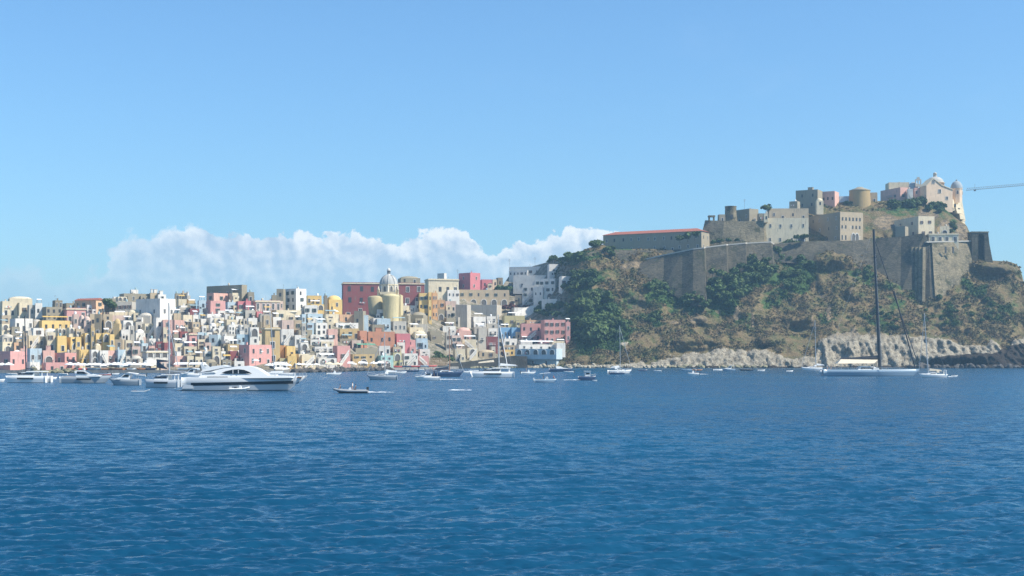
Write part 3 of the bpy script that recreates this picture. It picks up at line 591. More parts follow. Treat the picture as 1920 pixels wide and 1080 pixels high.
DATA = """T 0 540 6.75
0 0 215 165 345 C w2x1
215 0 370 185 345 C w1x1
100 0 410 110 200 C v
352 0 440 215 370 G w1x1
440 0 535 190 375 W w1x1 n
535 0 790 238 405 X w3x2
675 0 790 155 240 V w2
800 0 1085 250 425 P w3x1 k
790 0 1080 190 255 X
0 0 140 345 460 T w1
140 0 415 385 545 W w3x1
0 0 118 455 580 C L1 n
130 0 250 490 580 X w1
405 0 540 405 505 G v
475 0 890 410 540 Y w4x1 n
390 0 555 505 612 W w1
555 0 712 520 592 W v
915 0 1000 330 500 L w1
1000 0 1080 350 565 L v w1x2
590 0 702 560 790 C w1x2
480 -1 592 612 755 X w1
710 0 830 510 612 C L2
700 0 842 605 800 Y w1x1 c
858 0 942 500 625 C L1
862 0 1028 620 782 Y A1 w2
940 0 1060 515 622 T w2
1022 0 1085 590 742 Y w1
340 0 400 540 700 G w1
340 0 505 600 770 C s w2
0 0 180 590 705 G v w2
180 0 292 612 745 T w1 n
288 0 346 570 800 T w1x2
0 0 165 680 805 C A1 w1
162 0 292 690 800 J w1 n
0 130 342 800 1045 P w2x1
240 0 342 765 850 S w1
343 0 530 765 965 B w2x1
350 0 505 940 1062 W s w1
528 0 692 790 955 S A1 h
682 820 972 820 955 P w2
528 0 872 945 1068 P w2 c
858 0 1065 952 1060 P w1
872 0 996 780 860 T w1
990 0 1080 780 975 Y w1 b s
T 140 540 6.75
0 270 372 150 330 J g w1x2
0 0 170 190 285 X
145 0 276 212 325 W w2x1 b
380 0 520 130 285 X w2
486 0 522 110 168 W
520 0 662 110 195 C w2 L2
565 0 962 68 165 X w4
700 0 805 20 100 W
960 0 1085 62 135 T h w1
520 -1 782 172 300 G w3x1
775 1080 1275 132 440 W w2x1
400 0 672 302 365 C
670 0 822 280 395 C v w1
440 0 652 345 405 L n
800 -1 1012 320 445 G v
180 0 282 325 505 T w1
250 -1 352 330 600 V w1x2
345 0 480 330 420 T w1
345 0 482 400 585 T w1 L1
100 0 212 365 585 L v w1x2
490 -1 592 395 645 O v
588 0 738 410 605 W L1 n
570 0 702 525 662 W w1 b
750 0 862 430 535 G w1
748 0 892 530 702 W v w1x1 s
858 0 1018 450 645 C w3x2 s
780 0 902 600 702 L v
925 0 1025 640 735 W s w1
700 0 755 480 740 G w1x2
112 0 208 570 775 Y L1 w1
200 0 252 500 775 O w1x2
248 0 352 572 775 Y w1x1 b
345 0 442 568 775 Y L1 n
432 0 502 585 785 Y w1
0 0 82 620 782 Y w1x1
498 -1 642 650 775 T w1
630 0 732 660 855 C w1x2
712 0 832 740 865 L w1 n
828 0 928 700 805 B w1
250 0 335 710 790 C v
48 0 192 785 975 Y w1x1 b
188 0 302 780 985 W A1 L1
298 0 425 790 985 W w1x2 s
388 0 532 790 970 S w2x1 b n
528 0 642 780 985 B w2x1 b s
638 0 702 860 980 G w1
698 -1 862 865 985 G v w1
925 0 1018 730 810 S w1
855 0 1185 795 930 W L3 k
850 0 1060 920 1045 W A2 v
T 280 540 6.75
0 0 60 60 145 T h
90 0 212 80 150 W h w1
320 0 412 68 140 X w2
408 0 472 60 125 T
470 0 520 95 145 G h
348 0 472 140 235 C n
470 0 582 140 205 O
465 0 592 195 270 X w1 n
610 0 722 155 275 B n w1
730 815 1022 62 170 S w1
730 0 962 162 380 P w1x3
380 0 472 220 315 W w1
490 0 632 262 345 R n
188 0 292 310 405 W w1x1 b
290 0 402 320 405 T n
402 0 542 340 485 C w2 b
540 0 622 340 455 W w1 n
640 0 722 390 455 W n
618 0 682 310 385 B w1
520 0 640 430 505 T w2
68 0 166 375 665 W w1x2 s
165 0 292 400 690 S w1x3 b
290 0 442 405 565 S w2x1
440 0 490 470 560 T w1
530 0 642 500 575 T v
485 0 602 568 765 P w1x1 k
368 0 488 550 650 R n w1
290 0 372 600 690 X w1 n
658 0 722 480 565 W w1
750 0 852 450 565 W w1 v
798 0 932 385 475 C n L1
928 0 1085 340 405 W n w2
868 0 948 480 565 W n
640 0 760 470 500 C
710 0 795 560 620 W w1
788 0 902 510 600 W L1
598 0 692 560 655 B w1
688 0 762 600 705 G w1
755 -1 905 590 715 B w1
985 0 1085 470 595 W w2x2
900 0 990 560 640 G w1
598 0 702 650 765 C w1x2
690 0 782 690 795 L w1
300 0 422 700 835 C n w1
418 0 525 675 745 W w2
420 0 602 740 835 C w2x1 n
75 0 168 678 770 R w1
165 0 292 690 905 R w1x1
290 0 462 860 980 S w1x1 h
460 0 562 860 982 C w1 n
560 0 682 870 980 C w2x1 n
680 0 785 800 955 W w1x2
780 0 902 740 965 C A1 w1x2
898 0 965 800 955 W w1x2
T 420 535 6.75
-220 225 290 -8 185 X w4x1
75 0 235 95 190 C n w2
290 0 382 85 205 X w1
600 0 672 122 175 X
20 0 158 212 330 B w1 b
160 0 262 200 335 K w1
258 0 342 195 335 K w2x1
340 0 712 188 330 L w5x1 k
700 0 748 200 305 L w1
665 -1 778 45 290 X w1x2
775 912 1042 40 305 W w2x3
290 0 402 330 405 G w2
400 0 488 330 405 K w1
482 0 602 320 400 T n w1
585 0 978 312 435 C w2 c
780 0 978 378 440 C n w2
50 0 132 385 500 C w1 n
130 0 242 390 500 W w1 n
0 0 122 362 445 W n w1
238 0 294 420 505 G w1
290 0 422 412 565 W w1x1 b
238 0 312 500 625 G w1
40 0 202 495 620 W w2x2
198 0 264 500 628 W w1x2
0 0 152 620 745 G w2x1
148 0 308 620 745 B w1x1 h
304 0 442 530 745 W w1x1 L1
400 0 482 600 735 C g w1
418 -1 484 460 725 V
478 0 708 530 960 O w1x3 k
480 0 602 380 535 T w1 n
598 0 722 400 525 W n w1
700 0 882 440 595 L w1x1
878 0 982 440 565 T w1 n
700 0 882 555 745 W w2 s
878 0 978 628 775 W w1x1
980 0 1032 480 695 G w1x2
20 0 202 745 905 O n w1
55 0 182 830 995 R n
188 320 602 752 1012 P w3x2
705 -1 778 760 925 Q
768 0 902 768 965 Y w1x1
695 0 792 922 1002 E w1
788 0 922 895 1042 Y A1 s
918 0 1072 868 1005 C A1 s
938 0 1078 765 875 G n w1
T 560 540 6.75
95 0 288 95 212 Y w3x1
118 0 322 205 325 Y L2 n
320 0 348 95 310 V
340 0 552 98 312 Y w1x1 v
82 0 304 325 435 B w2
300 0 508 330 435 C n w1
503 0 702 335 435 J w1
700 -1 852 290 525 X w1
800 0 882 345 545 B
30 0 92 330 450 B w1
90 0 192 440 585 B n w1x2
188 0 362 440 595 W w2x2 n
350 0 422 430 530 C w1
408 0 755 440 520 W w3x1 s
500 0 622 515 645 O n
598 0 762 512 640 O w2
350 0 492 520 705 S w1
488 0 735 640 705 X n w2
750 0 864 540 740 D w1
742 0 864 630 745 D w1
860 0 1215 552 735 D w3x1 h
90 0 428 590 662 W w3x1 b2
130 0 442 652 746 W w3x1 b2
165 0 455 742 826 W w3x1 b3
202 0 482 820 895 W L3
210 0 482 890 990 W L2 n
0 0 92 600 705 G w1
0 0 124 695 845 W L1 n
0 0 212 848 998 C w2x1 s
450 0 652 730 980 P w1x1 s
462 0 522 742 870 L w1
640 0 965 838 982 O w3 A1
655 0 1005 760 845 X nt
T 680 495 6.75
785 0 1215 185 440 C w4x1 k
945 1030 1062 115 200 W
565 0 722 365 605 J w1x2
700 0 828 368 700 Y w2x3
826 0 872 358 745 Y w1x3
866 0 948 362 690 Q w2x3
460 0 545 295 405 W L2
470 0 602 400 535 C v
465 0 592 525 645 C w1x1
592 0 678 525 620 W w1
600 -1 822 612 770 X v
488 -1 606 650 785 X
628 0 822 760 855 G
180 -1 322 575 695 W w1x1
165 0 352 690 865 B w3 b2
350 0 552 722 865 G w3 n
398 0 602 880 1110 K w1
495 0 668 960 1135 P w1x1 A1
660 0 822 940 1090 B n w2x1
690 0 802 870 945 T v
820 0 1000 850 970 X
T 780 540 6.75
268 0 362 150 275 Q w1
262 0 362 270 405 X A1
355 0 505 165 295 L w2
362 0 502 285 380 G w2
358 0 502 375 495 X w1
500 -1 695 210 500 G
690 -1 1085 212 350 G
500 0 1180 20 215 T w6x1 A5
370 0 442 560 790 G w1x2
320 0 502 480 565 W n
428 0 572 600 775 L w2x2 b2
500 0 702 505 655 S w1 v
570 0 762 650 785 C s w1 n
468 0 622 770 925 C A1 n
618 0 782 760 905 C L1 s
690 0 882 362 515 W w2x1 n b2
868 0 1012 357 455 W w2x1 b2
878 0 1032 450 515 G w1
698 0 784 580 745 T w1x2
770 0 884 510 785 G w1x1 n b
888 0 1032 510 622 W w2x1 b
878 0 1034 615 805 R w1x1 b
780 0 1004 790 885 T w2 v
0 0 160 858 982 P s w1
T 620 480 4.5
598 0 735 822 930 W w2x2 s
512 0 598 815 932 E L1 w1
400 0 502 758 845 W w2x1
398 0 528 840 938 M w2x1 A1
T 800 485 9
540 735 905 235 525 K w1x2
903 0 1102 350 505 K w2x1
1100 0 1182 350 475 C w1
1180 0 1285 320 475 V w1
300 0 540 345 400 G
T 920 540 6.75
400 -1 592 -35 198 W w2x3 s
310 -1 412 90 190 C w1
320 0 445 275 358 W v
140 0 432 350 495 E w4x1 n
100 0 252 500 640 N w3 n
240 0 372 500 665 N w2x1
130 0 335 640 745 W w2x1
335 0 592 655 720 W w3x1 n
430 0 642 405 460 J
370 0 642 450 690 P w3x2 s
635 0 948 402 695 P w4x3
940 0 1008 430 695 P w1x2 n
590 0 832 650 725 P w1
150 0 304 780 855 Y w2x1
150 0 312 725 790 T w2
0 0 60 740 865 G w1
T 820 480 4.5
608 -1 1022 85 170 W w7x1
930 0 1022 68 175 W w1
640 -1 1040 160 262 W w3x1
820 -1 1038 190 365 W w4x2 A2
1030 0 1128 170 265 W w2x1
880 -1 1052 362 428 W
650 0 742 170 255 W L1 w1
"""
RECT = []
def parse_town():
    ox = oy = 0; s = 1
    for ln in DATA.strip().split('\n'):
        t = ln.split()
        if t[0] == 'T': ox, oy, s = float(t[1]), float(t[2]), float(t[3]); continue
        x0, xc, x1, yt, yb = [float(v) for v in t[:5]]; col = t[5]; fe = ' '.join(t[6:])
        q = lambda v: ox + v/s
        RECT.append((q(x0), -1 if xc == -1 else (0 if xc == 0 else q(xc)), q(x1), oy+yt/s, oy+yb/s, col, fe))
parse_town()
# cover what the traced rows leave open with small plain houses (rows behind the traced ones)
def fill_town():
    st = 3.0; xs = np.arange(0, 1060, st); ys = np.arange(556, 686, st)
    cov = np.zeros((len(ys), len(xs)), bool)
    for x0, xc, x1, yt, yb, c, f in RECT:
        cov[np.ix_((ys > yt-2.5) & (ys < yb+2.5), (xs > x0-2.5) & (xs < x1+2.5))] = True
    for cx0, cx1, cy0, cy1 in ((640,800,520,600),(925,960,545,690),(800,850,600,690),(850,980,660,690),(915,1075,652,690),(960,1075,495,600),(640,700,500,580)):
        cov[np.ix_((ys > cy0) & (ys < cy1), (xs > cx0) & (xs < cx1))] = True
    sky = np.interp(xs, (0,100,200,260,330,380,480,530,600,640,860,1060), (566,572,578,560,560,566,566,575,570,575,570,575))
    rr = random.Random(3)
    for j in range(len(ys)-1, -1, -1):
        for i in range(len(xs)):
            if cov[j, i] or ys[j] < sky[i]: continue
            w = rr.uniform(17, 32); x0 = xs[i] - rr.uniform(1, 3); x1 = x0 + w; yb = ys[j] + 6; yt = yb - rr.uniform(12, 20)
            col = rr.choice('WWWCCGTLX'); fe = rr.choice(['w1', 'w2', 'w1 n', 'w1 v', 'w2x1', 'w1x1 b', 'w1', 'w2 n'])
            yt = max(yt, sky[i])
            RECT.append((x0, 0, x1, yt, yb, col, fe))
            cov[np.ix_((ys > yt-1) & (ys < yb+1), (xs > x0-1) & (xs < x1+1))] = True
fill_town()
for r in RECT: house(*r)
# ------------------------------------------------------------------ fortress walls, churches and other large buildings
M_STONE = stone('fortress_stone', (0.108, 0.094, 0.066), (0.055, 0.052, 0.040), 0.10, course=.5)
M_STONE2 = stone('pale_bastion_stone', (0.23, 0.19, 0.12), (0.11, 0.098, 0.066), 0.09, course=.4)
M_COPE = plain('pale_coping', (0.45, 0.42, 0.36), 0.9)
M_SEAW = stone('dark_sea_wall', (0.050, 0.048, 0.042), (0.032, 0.032, 0.028), 0.3)
M_DOME = plaster('dome_plaster', (0.46, 0.455, 0.42), amt=0.5); M_RIB = plain('dome_ribs', (0.33, 0.33, 0.32), 0.8)
M_DGREY = plaster('grey_dome_tiles', (0.33, 0.36, 0.37), amt=0.3)
def wallrun(name, pts, thick, mat, label, sink=4, coping=None, cat='wall', parent=None, group=None):
    """pts: (px top, py top, px bottom, py bottom, D top, D bottom)"""
    b = MB(); n = len(pts); vs = []
    T = [at(p[0], p[1], p[4]) for p in pts]; B_ = [at(p[2], p[3], p[5]) for p in pts]
    org = Vector((T[0].x, T[0].y, 0))
    for t, bo in zip(T, B_):
        bo = bo.copy(); dv = (t-bo); k = sink/max(dv.z, 1); bo = bo - dv*k
        bk = Vector((t.x, t.y, 0)).normalized()*thick
        vs += [bo-org, t-org, t+bk-org, Vector((t.x+bk.x, t.y+bk.y, bo.z))-org]
    fs = []
    for i in range(n-1):
        a, c = i*4, (i+1)*4
        fs += [(a, c, c+1, a+1), (a+1, c+1, c+2, a+2), (a+2, c+2, c+3, a+3), (a+3, c+3, c, a)]
    fs += [(0, 1, 2, 3), ((n-1)*4+3, (n-1)*4+2, (n-1)*4+1, (n-1)*4)]
    b.add(vs, fs, 0)
    o = b.build(name, mat, parent)
    if parent is None: o.location = org; tag(o, label=label, cat=cat, group=group)
    if coping:
        c = MB(); vs = []
        for t in T:
            f = Vector((t.x, t.y, 0)).normalized()
            for q in (t - f*.3 + Vector((0,0,.002)), t - f*.3 + Vector((0,0,coping)), t + f*.9 + Vector((0,0,coping)), t + f*.9 + Vector((0,0,.002))): vs.append(q-org)
        fs = []
        for i in range(n-1):
            a, d = i*4, (i+1)*4; fs += [(a, d, d+1, a+1), (a+1, d+1, d+2, a+2), (a+2, d+2, d+3, a+3), (a, a+3, d+3, d)]
        c.add(vs, fs, 0); c.build('coping', M_COPE, o)
    return o
sD = lambda x, y: float(surfD(x, y))
wallrun('retaining_wall', [(1195,491,1195,500,783,777),(1245,479,1244,526,774,763),(1280,472,1278,550,766,753),(1300,468,1299,560,762,747),(1320,466,1324,562,761,745),(1323,465,1327,556,767,756),(1362,460,1364,540,768,757),(1365,460,1367,530,777,766),(1398,457,1400,516,777,766),(1401,457,1402,510,787,774),(1446,455,1450,492,788,776),(1456,462,1460,500,792,778)],
        16, M_STONE, 'long dark stone retaining wall with pale sloping coping climbing below the ruined bastion', coping=0.7)
wallrun('retaining_wall', [(1152,468,1152,482,788,783),(1230,470,1230,486,787,782),(1314,466,1312,474,786,783)], 8, M_STONE, 'low dark terrace wall under the long red roofed palace')
wallrun('retaining_wall', [(1098,474,1096,500,784,777),(1120,470,1120,494,786,779),(1133,466,1134,488,788,781)], 5, M_STONE, 'short dark wall on the green slope left of the red roofed palace', cat='wall')
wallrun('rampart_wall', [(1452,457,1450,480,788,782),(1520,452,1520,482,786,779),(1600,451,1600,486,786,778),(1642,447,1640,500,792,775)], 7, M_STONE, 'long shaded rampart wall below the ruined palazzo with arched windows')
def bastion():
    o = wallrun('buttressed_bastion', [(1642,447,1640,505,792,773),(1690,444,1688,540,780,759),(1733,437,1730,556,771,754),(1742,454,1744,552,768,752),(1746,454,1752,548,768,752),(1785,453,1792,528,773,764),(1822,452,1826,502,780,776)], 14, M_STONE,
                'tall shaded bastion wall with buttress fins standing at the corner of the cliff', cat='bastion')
    org = o.location
    for i, x in enumerate((1712, 1719, 1726, 1733)):
        yt = 463; yb = 546 + i*2; D = lerp(772, 766, i/3)
        t = at(x, yt, D-3) - org; bt = at(x-1, yb, D-17) - org; b = MB(); w = .8
        vs = [bt+Vector((-w,0,-4)), bt+Vector((w,0,-4)), bt+Vector((w,14,-4)), bt+Vector((-w,14,-4)), t+Vector((-w,0,0)), t+Vector((w,0,0)), t+Vector((w,6,0)), t+Vector((-w,6,0))]
        b.add(vs, [(0,3,2,1),(4,5,6,7),(0,1,5,4),(1,2,6,5),(2,3,7,6),(3,0,4,7)], 0); b.build('buttress', M_STONE2, o)
    for x in (1774, 1788):
        p = at(x, 474, 763) - org; lx = link('slit_window', WM['bare'], o, TRS(p.x, p.y+1.0, p.z, R(24), 1.0, 8, 3.6))
    b = MB(); pp = [at(1737, 455, 765.5) - org, at(1824, 453, 778) - org]
    vs = [p + Vector((0, y, z)) for p in pp for y, z in ((-.4, 0), (-.4, .7), (3, .7), (3, 0))]
    b.add(vs, [(0,4,5,1),(1,5,6,2),(2,6,7,3),(0,1,2,3),(7,6,5,4)], 0); b.build('coping', M_COPE, o)
bastion()
wallrun('bastion_face', [(1747,454.5,1753,549,767,751),(1785,453.5,1792.5,529,772,763),(1821,452.5,1825,503,779,775)], 1.5, M_STONE2, 'sunlit pale seaward face of the tall buttressed bastion', cat='bastion')  # added facing; its paler stone paints sunlight onto the same wall
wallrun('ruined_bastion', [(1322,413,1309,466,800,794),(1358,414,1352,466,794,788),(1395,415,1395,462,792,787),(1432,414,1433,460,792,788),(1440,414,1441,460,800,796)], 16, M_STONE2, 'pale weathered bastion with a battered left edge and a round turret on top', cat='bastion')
def turret():
    o = empty('round_turret', at(1370, 416, 800), label='small round stone turret with one dark window on the ruined bastion', cat='turret')
    k = 800/F; b = MB(); b.lathe([(13.5*k, -3), (13*k, 0), (11*k, 12*k), (10.6*k, 27*k), (11.2*k, 28*k), (11.2*k, 29*k)], 20); b.build('wall', M_STONE2, o)
    link('window', WM['bare'], o, TRS(0, -12.2*k, 5*k, 0, 1.4, 10, 2.4))
turret()
def sentry():
    o = empty('sentry_box', at(1334, 414, 799), label='tiny open sentry box on the left end of the ruined bastion', cat='sentry box')
    b = MB()
    for x in (-1.7, 1.1):
        for y in (-1.5, 1.0): b.box(x, x+.6, y, y+.6, -.5, 2.2)
    b.build('pillars', M_STONE2, o); b = MB(); b.box(-2, 2, -1.9, 1.9, 2.2, 3.1); b.build('roof', M_STONE2, o)
sentry()
H2 = lambda *a, **k: house(*a, **k)
H2(1346,0,1360,402,416,'X','w1',D=797,label='low weathered block between the sentry box and the round turret')
H2(1380,1405,1422,391,416,'X','w2',D=800,a=42,label='weathered flat roofed house with a lit right side beside the round turret')
H2(1420,0,1434,400,416,'X','w2',D=796,label='crumbling little house with dark openings left of the cream fortress building')
H2(1431,0,1440,400,414,'C','w1',D=790,label='tiny bright cream cabin at the left end of the cream fortress building',sink=1)
H2(1431,0,1516,409,462,'C','w4x2',D=794,depth=9,label='long cream fortress building with two rows of small windows on the cliff',a=8)
H2(1438,0,1516,391,412,'T','w4',D=804,depth=9,a=8,label='tan upper storey block with four dark windows behind the cream fortress building')
arch_o = HOUSES[-2]['o']; link('arch', WM['arch'], arch_o, TRS(HOUSES[-2]['Lr']*.82, -.12, .3, 0, 4.0, 6, 5.2))
H2(1516,1575,1618,397,454,'X','w4x3',D=789,a=36,label='big square ruined palazzo with a shaded left face and sunlit arcaded right face')
pz = HOUSES[-1]; e = pz['o']
b = MB(); b.box(0, pz['Lr'], -.16, -.02, -3, pz['H'], 0); b.build('sunlit_facade', HM['T'], e)  # paler sheet over the right wall, painting sunlight into its colour
for i in range(6):
    link('window', WM['bare'], e, TRS(pz['Lr']*(i+.7)/6.6, -.2, pz['H']*.72, 0, 1.1, 1.5, 1.9))
    if i != 2: link('window', WM['bare'], e, TRS(pz['Lr']*(i+.6)/6.6, -.2, pz['H']*.46, 0, 1.0, 1.5, 1.8))
for i in (3, 4): link('arch', WM['arch'], e, TRS(pz['Lr']*(i+.75)/6.6, -.2, .8, 0, 2.4, 2, 4.6))
for i in (0, 1): link('window', WM['bare'], e, TRS(pz['Lr']*(i+.6)/6.6, -.2, 1.6, 0, .9, 1.5, 2.6))
H2(1460,-1,1496,391,420,'X','',D=812,label='plain shaded block stepping up behind the cream fortress building')
H2(1480,-1,1500,377,396,'X','',D=822,label='lowest stepped ruin wall left of the tall ruined tower')
H2(1492,-1,1542,355,392,'X','w2x2 h',D=832,label='tall ruined tower block with a broken crown on the hilltop')
H2(1528,0,1544,372,390,'C','v w1',D=824,label='little pale vaulted hut in front of the ruined tower')
H2(1541,-1,1573,358,384,'S','w3x1',D=840,label='weathered pinkish block with arched windows right of the ruined tower')
H2(1570,0,1594,368,382,'B','',D=848,label='low pale grey building between pinkish block and round ochre tower')
def ochre_tower():
    D = 846; k = D/F; o = empty('round_tower', at(1612, 380, D), label='round ochre tower with a low conical roof on the hilltop', cat='tower')
    b = MB(); b.lathe([(20.5*k, -4), (20*k, 0), (19*k, 22*k)], 28); b.build('wall', plaster('ochre_tower_plaster', (0.42,0.30,0.14), amt=.6), o)
    b = MB(); b.lathe([(20*k, 22*k), (20*k, 22.8*k), (8*k, 27*k), (5*k, 29*k), (.3, 29.5*k)], 28); b.build('roof', HM['X'], o)
ochre_tower()
H2(1630,0,1645,361,380,'T','w1',D=848,label='narrow tan block attached right of the round ochre tower')
H2(1676,1722,1752,405,446,'C','w2x2',D=788,a=30,depth=12,label='cream corner building with an arched window under the wooded crag')
H2(1679,-1,1703,424,448,'X','',D=783,label='dark shaded block in front of the cream corner building')
H2(1735,0,1797,438,458,'C','w4 k',D=774,depth=10,a=12,label='low cream parapet building on top of the buttressed bastion')
H2(1758,0,1780,424,441,'C','A1',D=792,label='small cream house with one dark arch behind the parapet building')
H2(1651,1688,1703,351,380,'S','w2x1 b',D=850,a=36,label='salmon hilltop house with lit right side left of the white stair')
H2(1660,0,1705,342,354,'C','c',D=862,label='flat cream roof storey behind the salmon hilltop house')
H2(1700,0,1712,354,380,'W','w1 s',D=846,label='narrow white house with stair between the pink hilltop houses')
H2(1710,0,1734,352,382,'S','w2x2',D=850,label='salmon chapel body below the little grey dome')
def small_dome():
    D = 856; k = D/F; o = empty('small_dome', at(1713, 353, D), label='little grey dome on the salmon chapel by the bell gable', cat='dome')
    b = MB(); b.lathe([(9.5*k, -1), (9.5*k, 2*k)] + [(9*k*math.cos(t), 2*k + 10*k*math.sin(t)) for t in np.linspace(0, 1.5, 8)], 20); b.build('dome', M_DGREY, o)
    o = empty('bell_gable', at(1722, 350, D-4), label='open bell gable with two bell arches right of the little grey dome', cat='bell gable')
    b = MB(); w = 5.5*k; b.box(-w, w, 0, 1.0, 0, 5*k); b.build('base', HM['G'], o)
    for x0, x1 in ((-w, -w+.5), (-.25, .25), (w-.5, w)): b = MB(); b.box(x0, x1, 0, 1.0, 5*k+.002, 12*k); b.build('pier', HM['G'], o)
    b = MB(); b.box(-w, w, 0, 1.0, 12*k+.004, 14*k); b.prism([(-.8,0),(.8,0),(.8,1),(-.8,1)], 14*k+.01, 18*k); b.build('pediment', HM['G'], o)
small_dome()
M_ABBEY = plaster('abbey_peach_plaster', (0.74,0.55,0.38), amt=.45)
def abbey():
    D = 852; k = D/F; o = empty('abbey_church', at(1750, 388, D), R(13), label='peach abbey church with gabled front and large pale dome on the summit', cat='church')
    b = MB(); x0, x1 = -28*k, 26*k
    panelpts = [(x0, -4), (x1, -4), (x1, 30*k), (4*k, 37*k), (-14*k, 49*k), (x0, 36*k)]
    panel(b, panelpts, 0, -8, 0); b.build('gabled_front', M_ABBEY, o)
    b = MB()   # roof slopes over the front block, then the long nave running back
    for (xa, za, xb, zb) in ((x0-.4, 35.6*k, -14*k, 49.2*k), (-14*k, 49.2*k, 4*k, 37*k), (4*k, 37*k, x1+.4, 29.6*k)):
        b.add([(xa,-8.4,za+.02),(xb,-8.4,zb+.02),(xb,0,zb+.02),(xa,0,za+.02),(xa,-8.4,za+.4),(xb,-8.4,zb+.4),(xb,0,zb+.4),(xa,0,za+.4)], [(0,3,2,1),(4,5,6,7),(0,1,5,4),(1,2,6,5),(2,3,7,6),(3,0,4,7)], 0)
    b.build('roof', HM['C'], o)
    b = MB(); b.box(-18*k, 30*k, .01, 26, -4, 34*k); b.box(30*k+.01, 40*k, 4, 24, -6, 28*k); b.build('nave', M_ABBEY, o)
    b = MB(); panel(b, arch_pts(1, 1.0), .02, -.03, 0)
    for x, z, s in ((-14*k, 41*k, 1.8), (-1*k, 24*k, 1.9), (14*k, 12*k, 1.6)): link('window', WM['rect'], o, TRS(x, -8.03, z, 0, s, 1.5, s*1.1))
    # drum and dome
    cx, cy = 26*k, 13
    b = MB(); b.lathe([(17*k, 30*k), (17*k, 49*k), (17.8*k, 49.2*k), (17.8*k, 50.5*k)], 24, (cx, cy)); b.build('drum', M_ABBEY, o)
    b = MB(); b.lathe([(16*k*math.cos(t), 50.4*k + 12*k*math.sin(t)) for t in np.linspace(0, 1.45, 9)], 24, (cx, cy)); b.build('dome', M_DOME, o)
    b = MB(); b.lathe([(3.6*k, 61*k), (3.2*k, 67*k), (3.8*k, 67.4*k), (3*k, 69.5*k), (.1, 71*k)], 10, (cx, cy)); b.build('lantern', HM['G'], o)
    for q in range(8):
        an = q*math.pi/4 + .3; link('window', WM['rect'], o, TRS(cx+17.05*k*math.cos(an), cy+17.05*k*math.sin(an), 38*k, an+math.pi/2, 1.0, 1.5, 2.0))
    b = MB(); b.lathe([(6*k, 26*k), (6*k, 42*k)] + [(6*k*math.cos(t), 42*k+10*k*math.sin(t)) for t in np.linspace(0, 1.5, 6)], 12, (31*k, 10)); b.build('cupola', HM['L'], o)
    # octagonal tower with a grey dome and the tall buttresses falling to the cliff
    b = MB(); tx, ty = 52*k, 2
    b.lathe([(11*k, -8), (10.5*k, 20*k), (10.5*k, 35*k), (11.5*k, 35.2*k), (11.5*k, 36.4*k)], 8, (tx, ty), smooth=False); b.build('tower', M_ABBEY, o)
    b = MB(); b.lathe([(11*k, 36.4*k)] + [(11*k*math.cos(t), 37*k+14*k*math.sin(t)) for t in np.linspace(0.05, 1.5, 8)] + [(.6, 51.5*k), (.5, 53*k), (.05, 54*k)], 20, (tx, ty)); b.build('tower_dome', M_DGREY, o)
    for q in (-.75, -.25, -1.25): an = q*math.pi+.4; link('window', WM['arch'], o, TRS(tx+10.4*k*math.cos(an), ty+10.4*k*math.sin(an), 25*k, an+math.pi/2, 1.2, 2.0, 2.4))
    for x, w, zt, zb, y in ((62, 8, 24, -30, 4), (68, 5, 12, -32, 6), (54, 8, 14, -26, -1), (48, 9, 8, -24, -4), (38, 8, 4, -14, -6), (30, 9, 14, -8, -4)):
        b = MB(); b.add([Vector(v) for v in (((x-w/2)*k,y-3,zb*k),((x+w/2+2)*k,y-3,zb*k),((x+w/2+2)*k,y+8,zb*k),((x-w/2)*k,y+8,zb*k),((x-w/2)*k,y,zt*k),((x+w/2)*k,y,zt*k),((x+w/2)*k,y+8,zt*k),((x-w/2)*k,y+8,zt*k))],
             [(0,3,2,1),(4,5,6,7),(0,1,5,4),(1,2,6,5),(2,3,7,6),(3,0,4,7)], 0); b.build('buttress', HM['C'], o)
    for x, z in ((32, 4), (49, 0), (40, -4)): link('window', WM['bare'], o, TRS(x*k, -7.3 + (3 if x > 45 else 0), z*k - 2, 0, 1.2, 12, 2.2))
abbey()
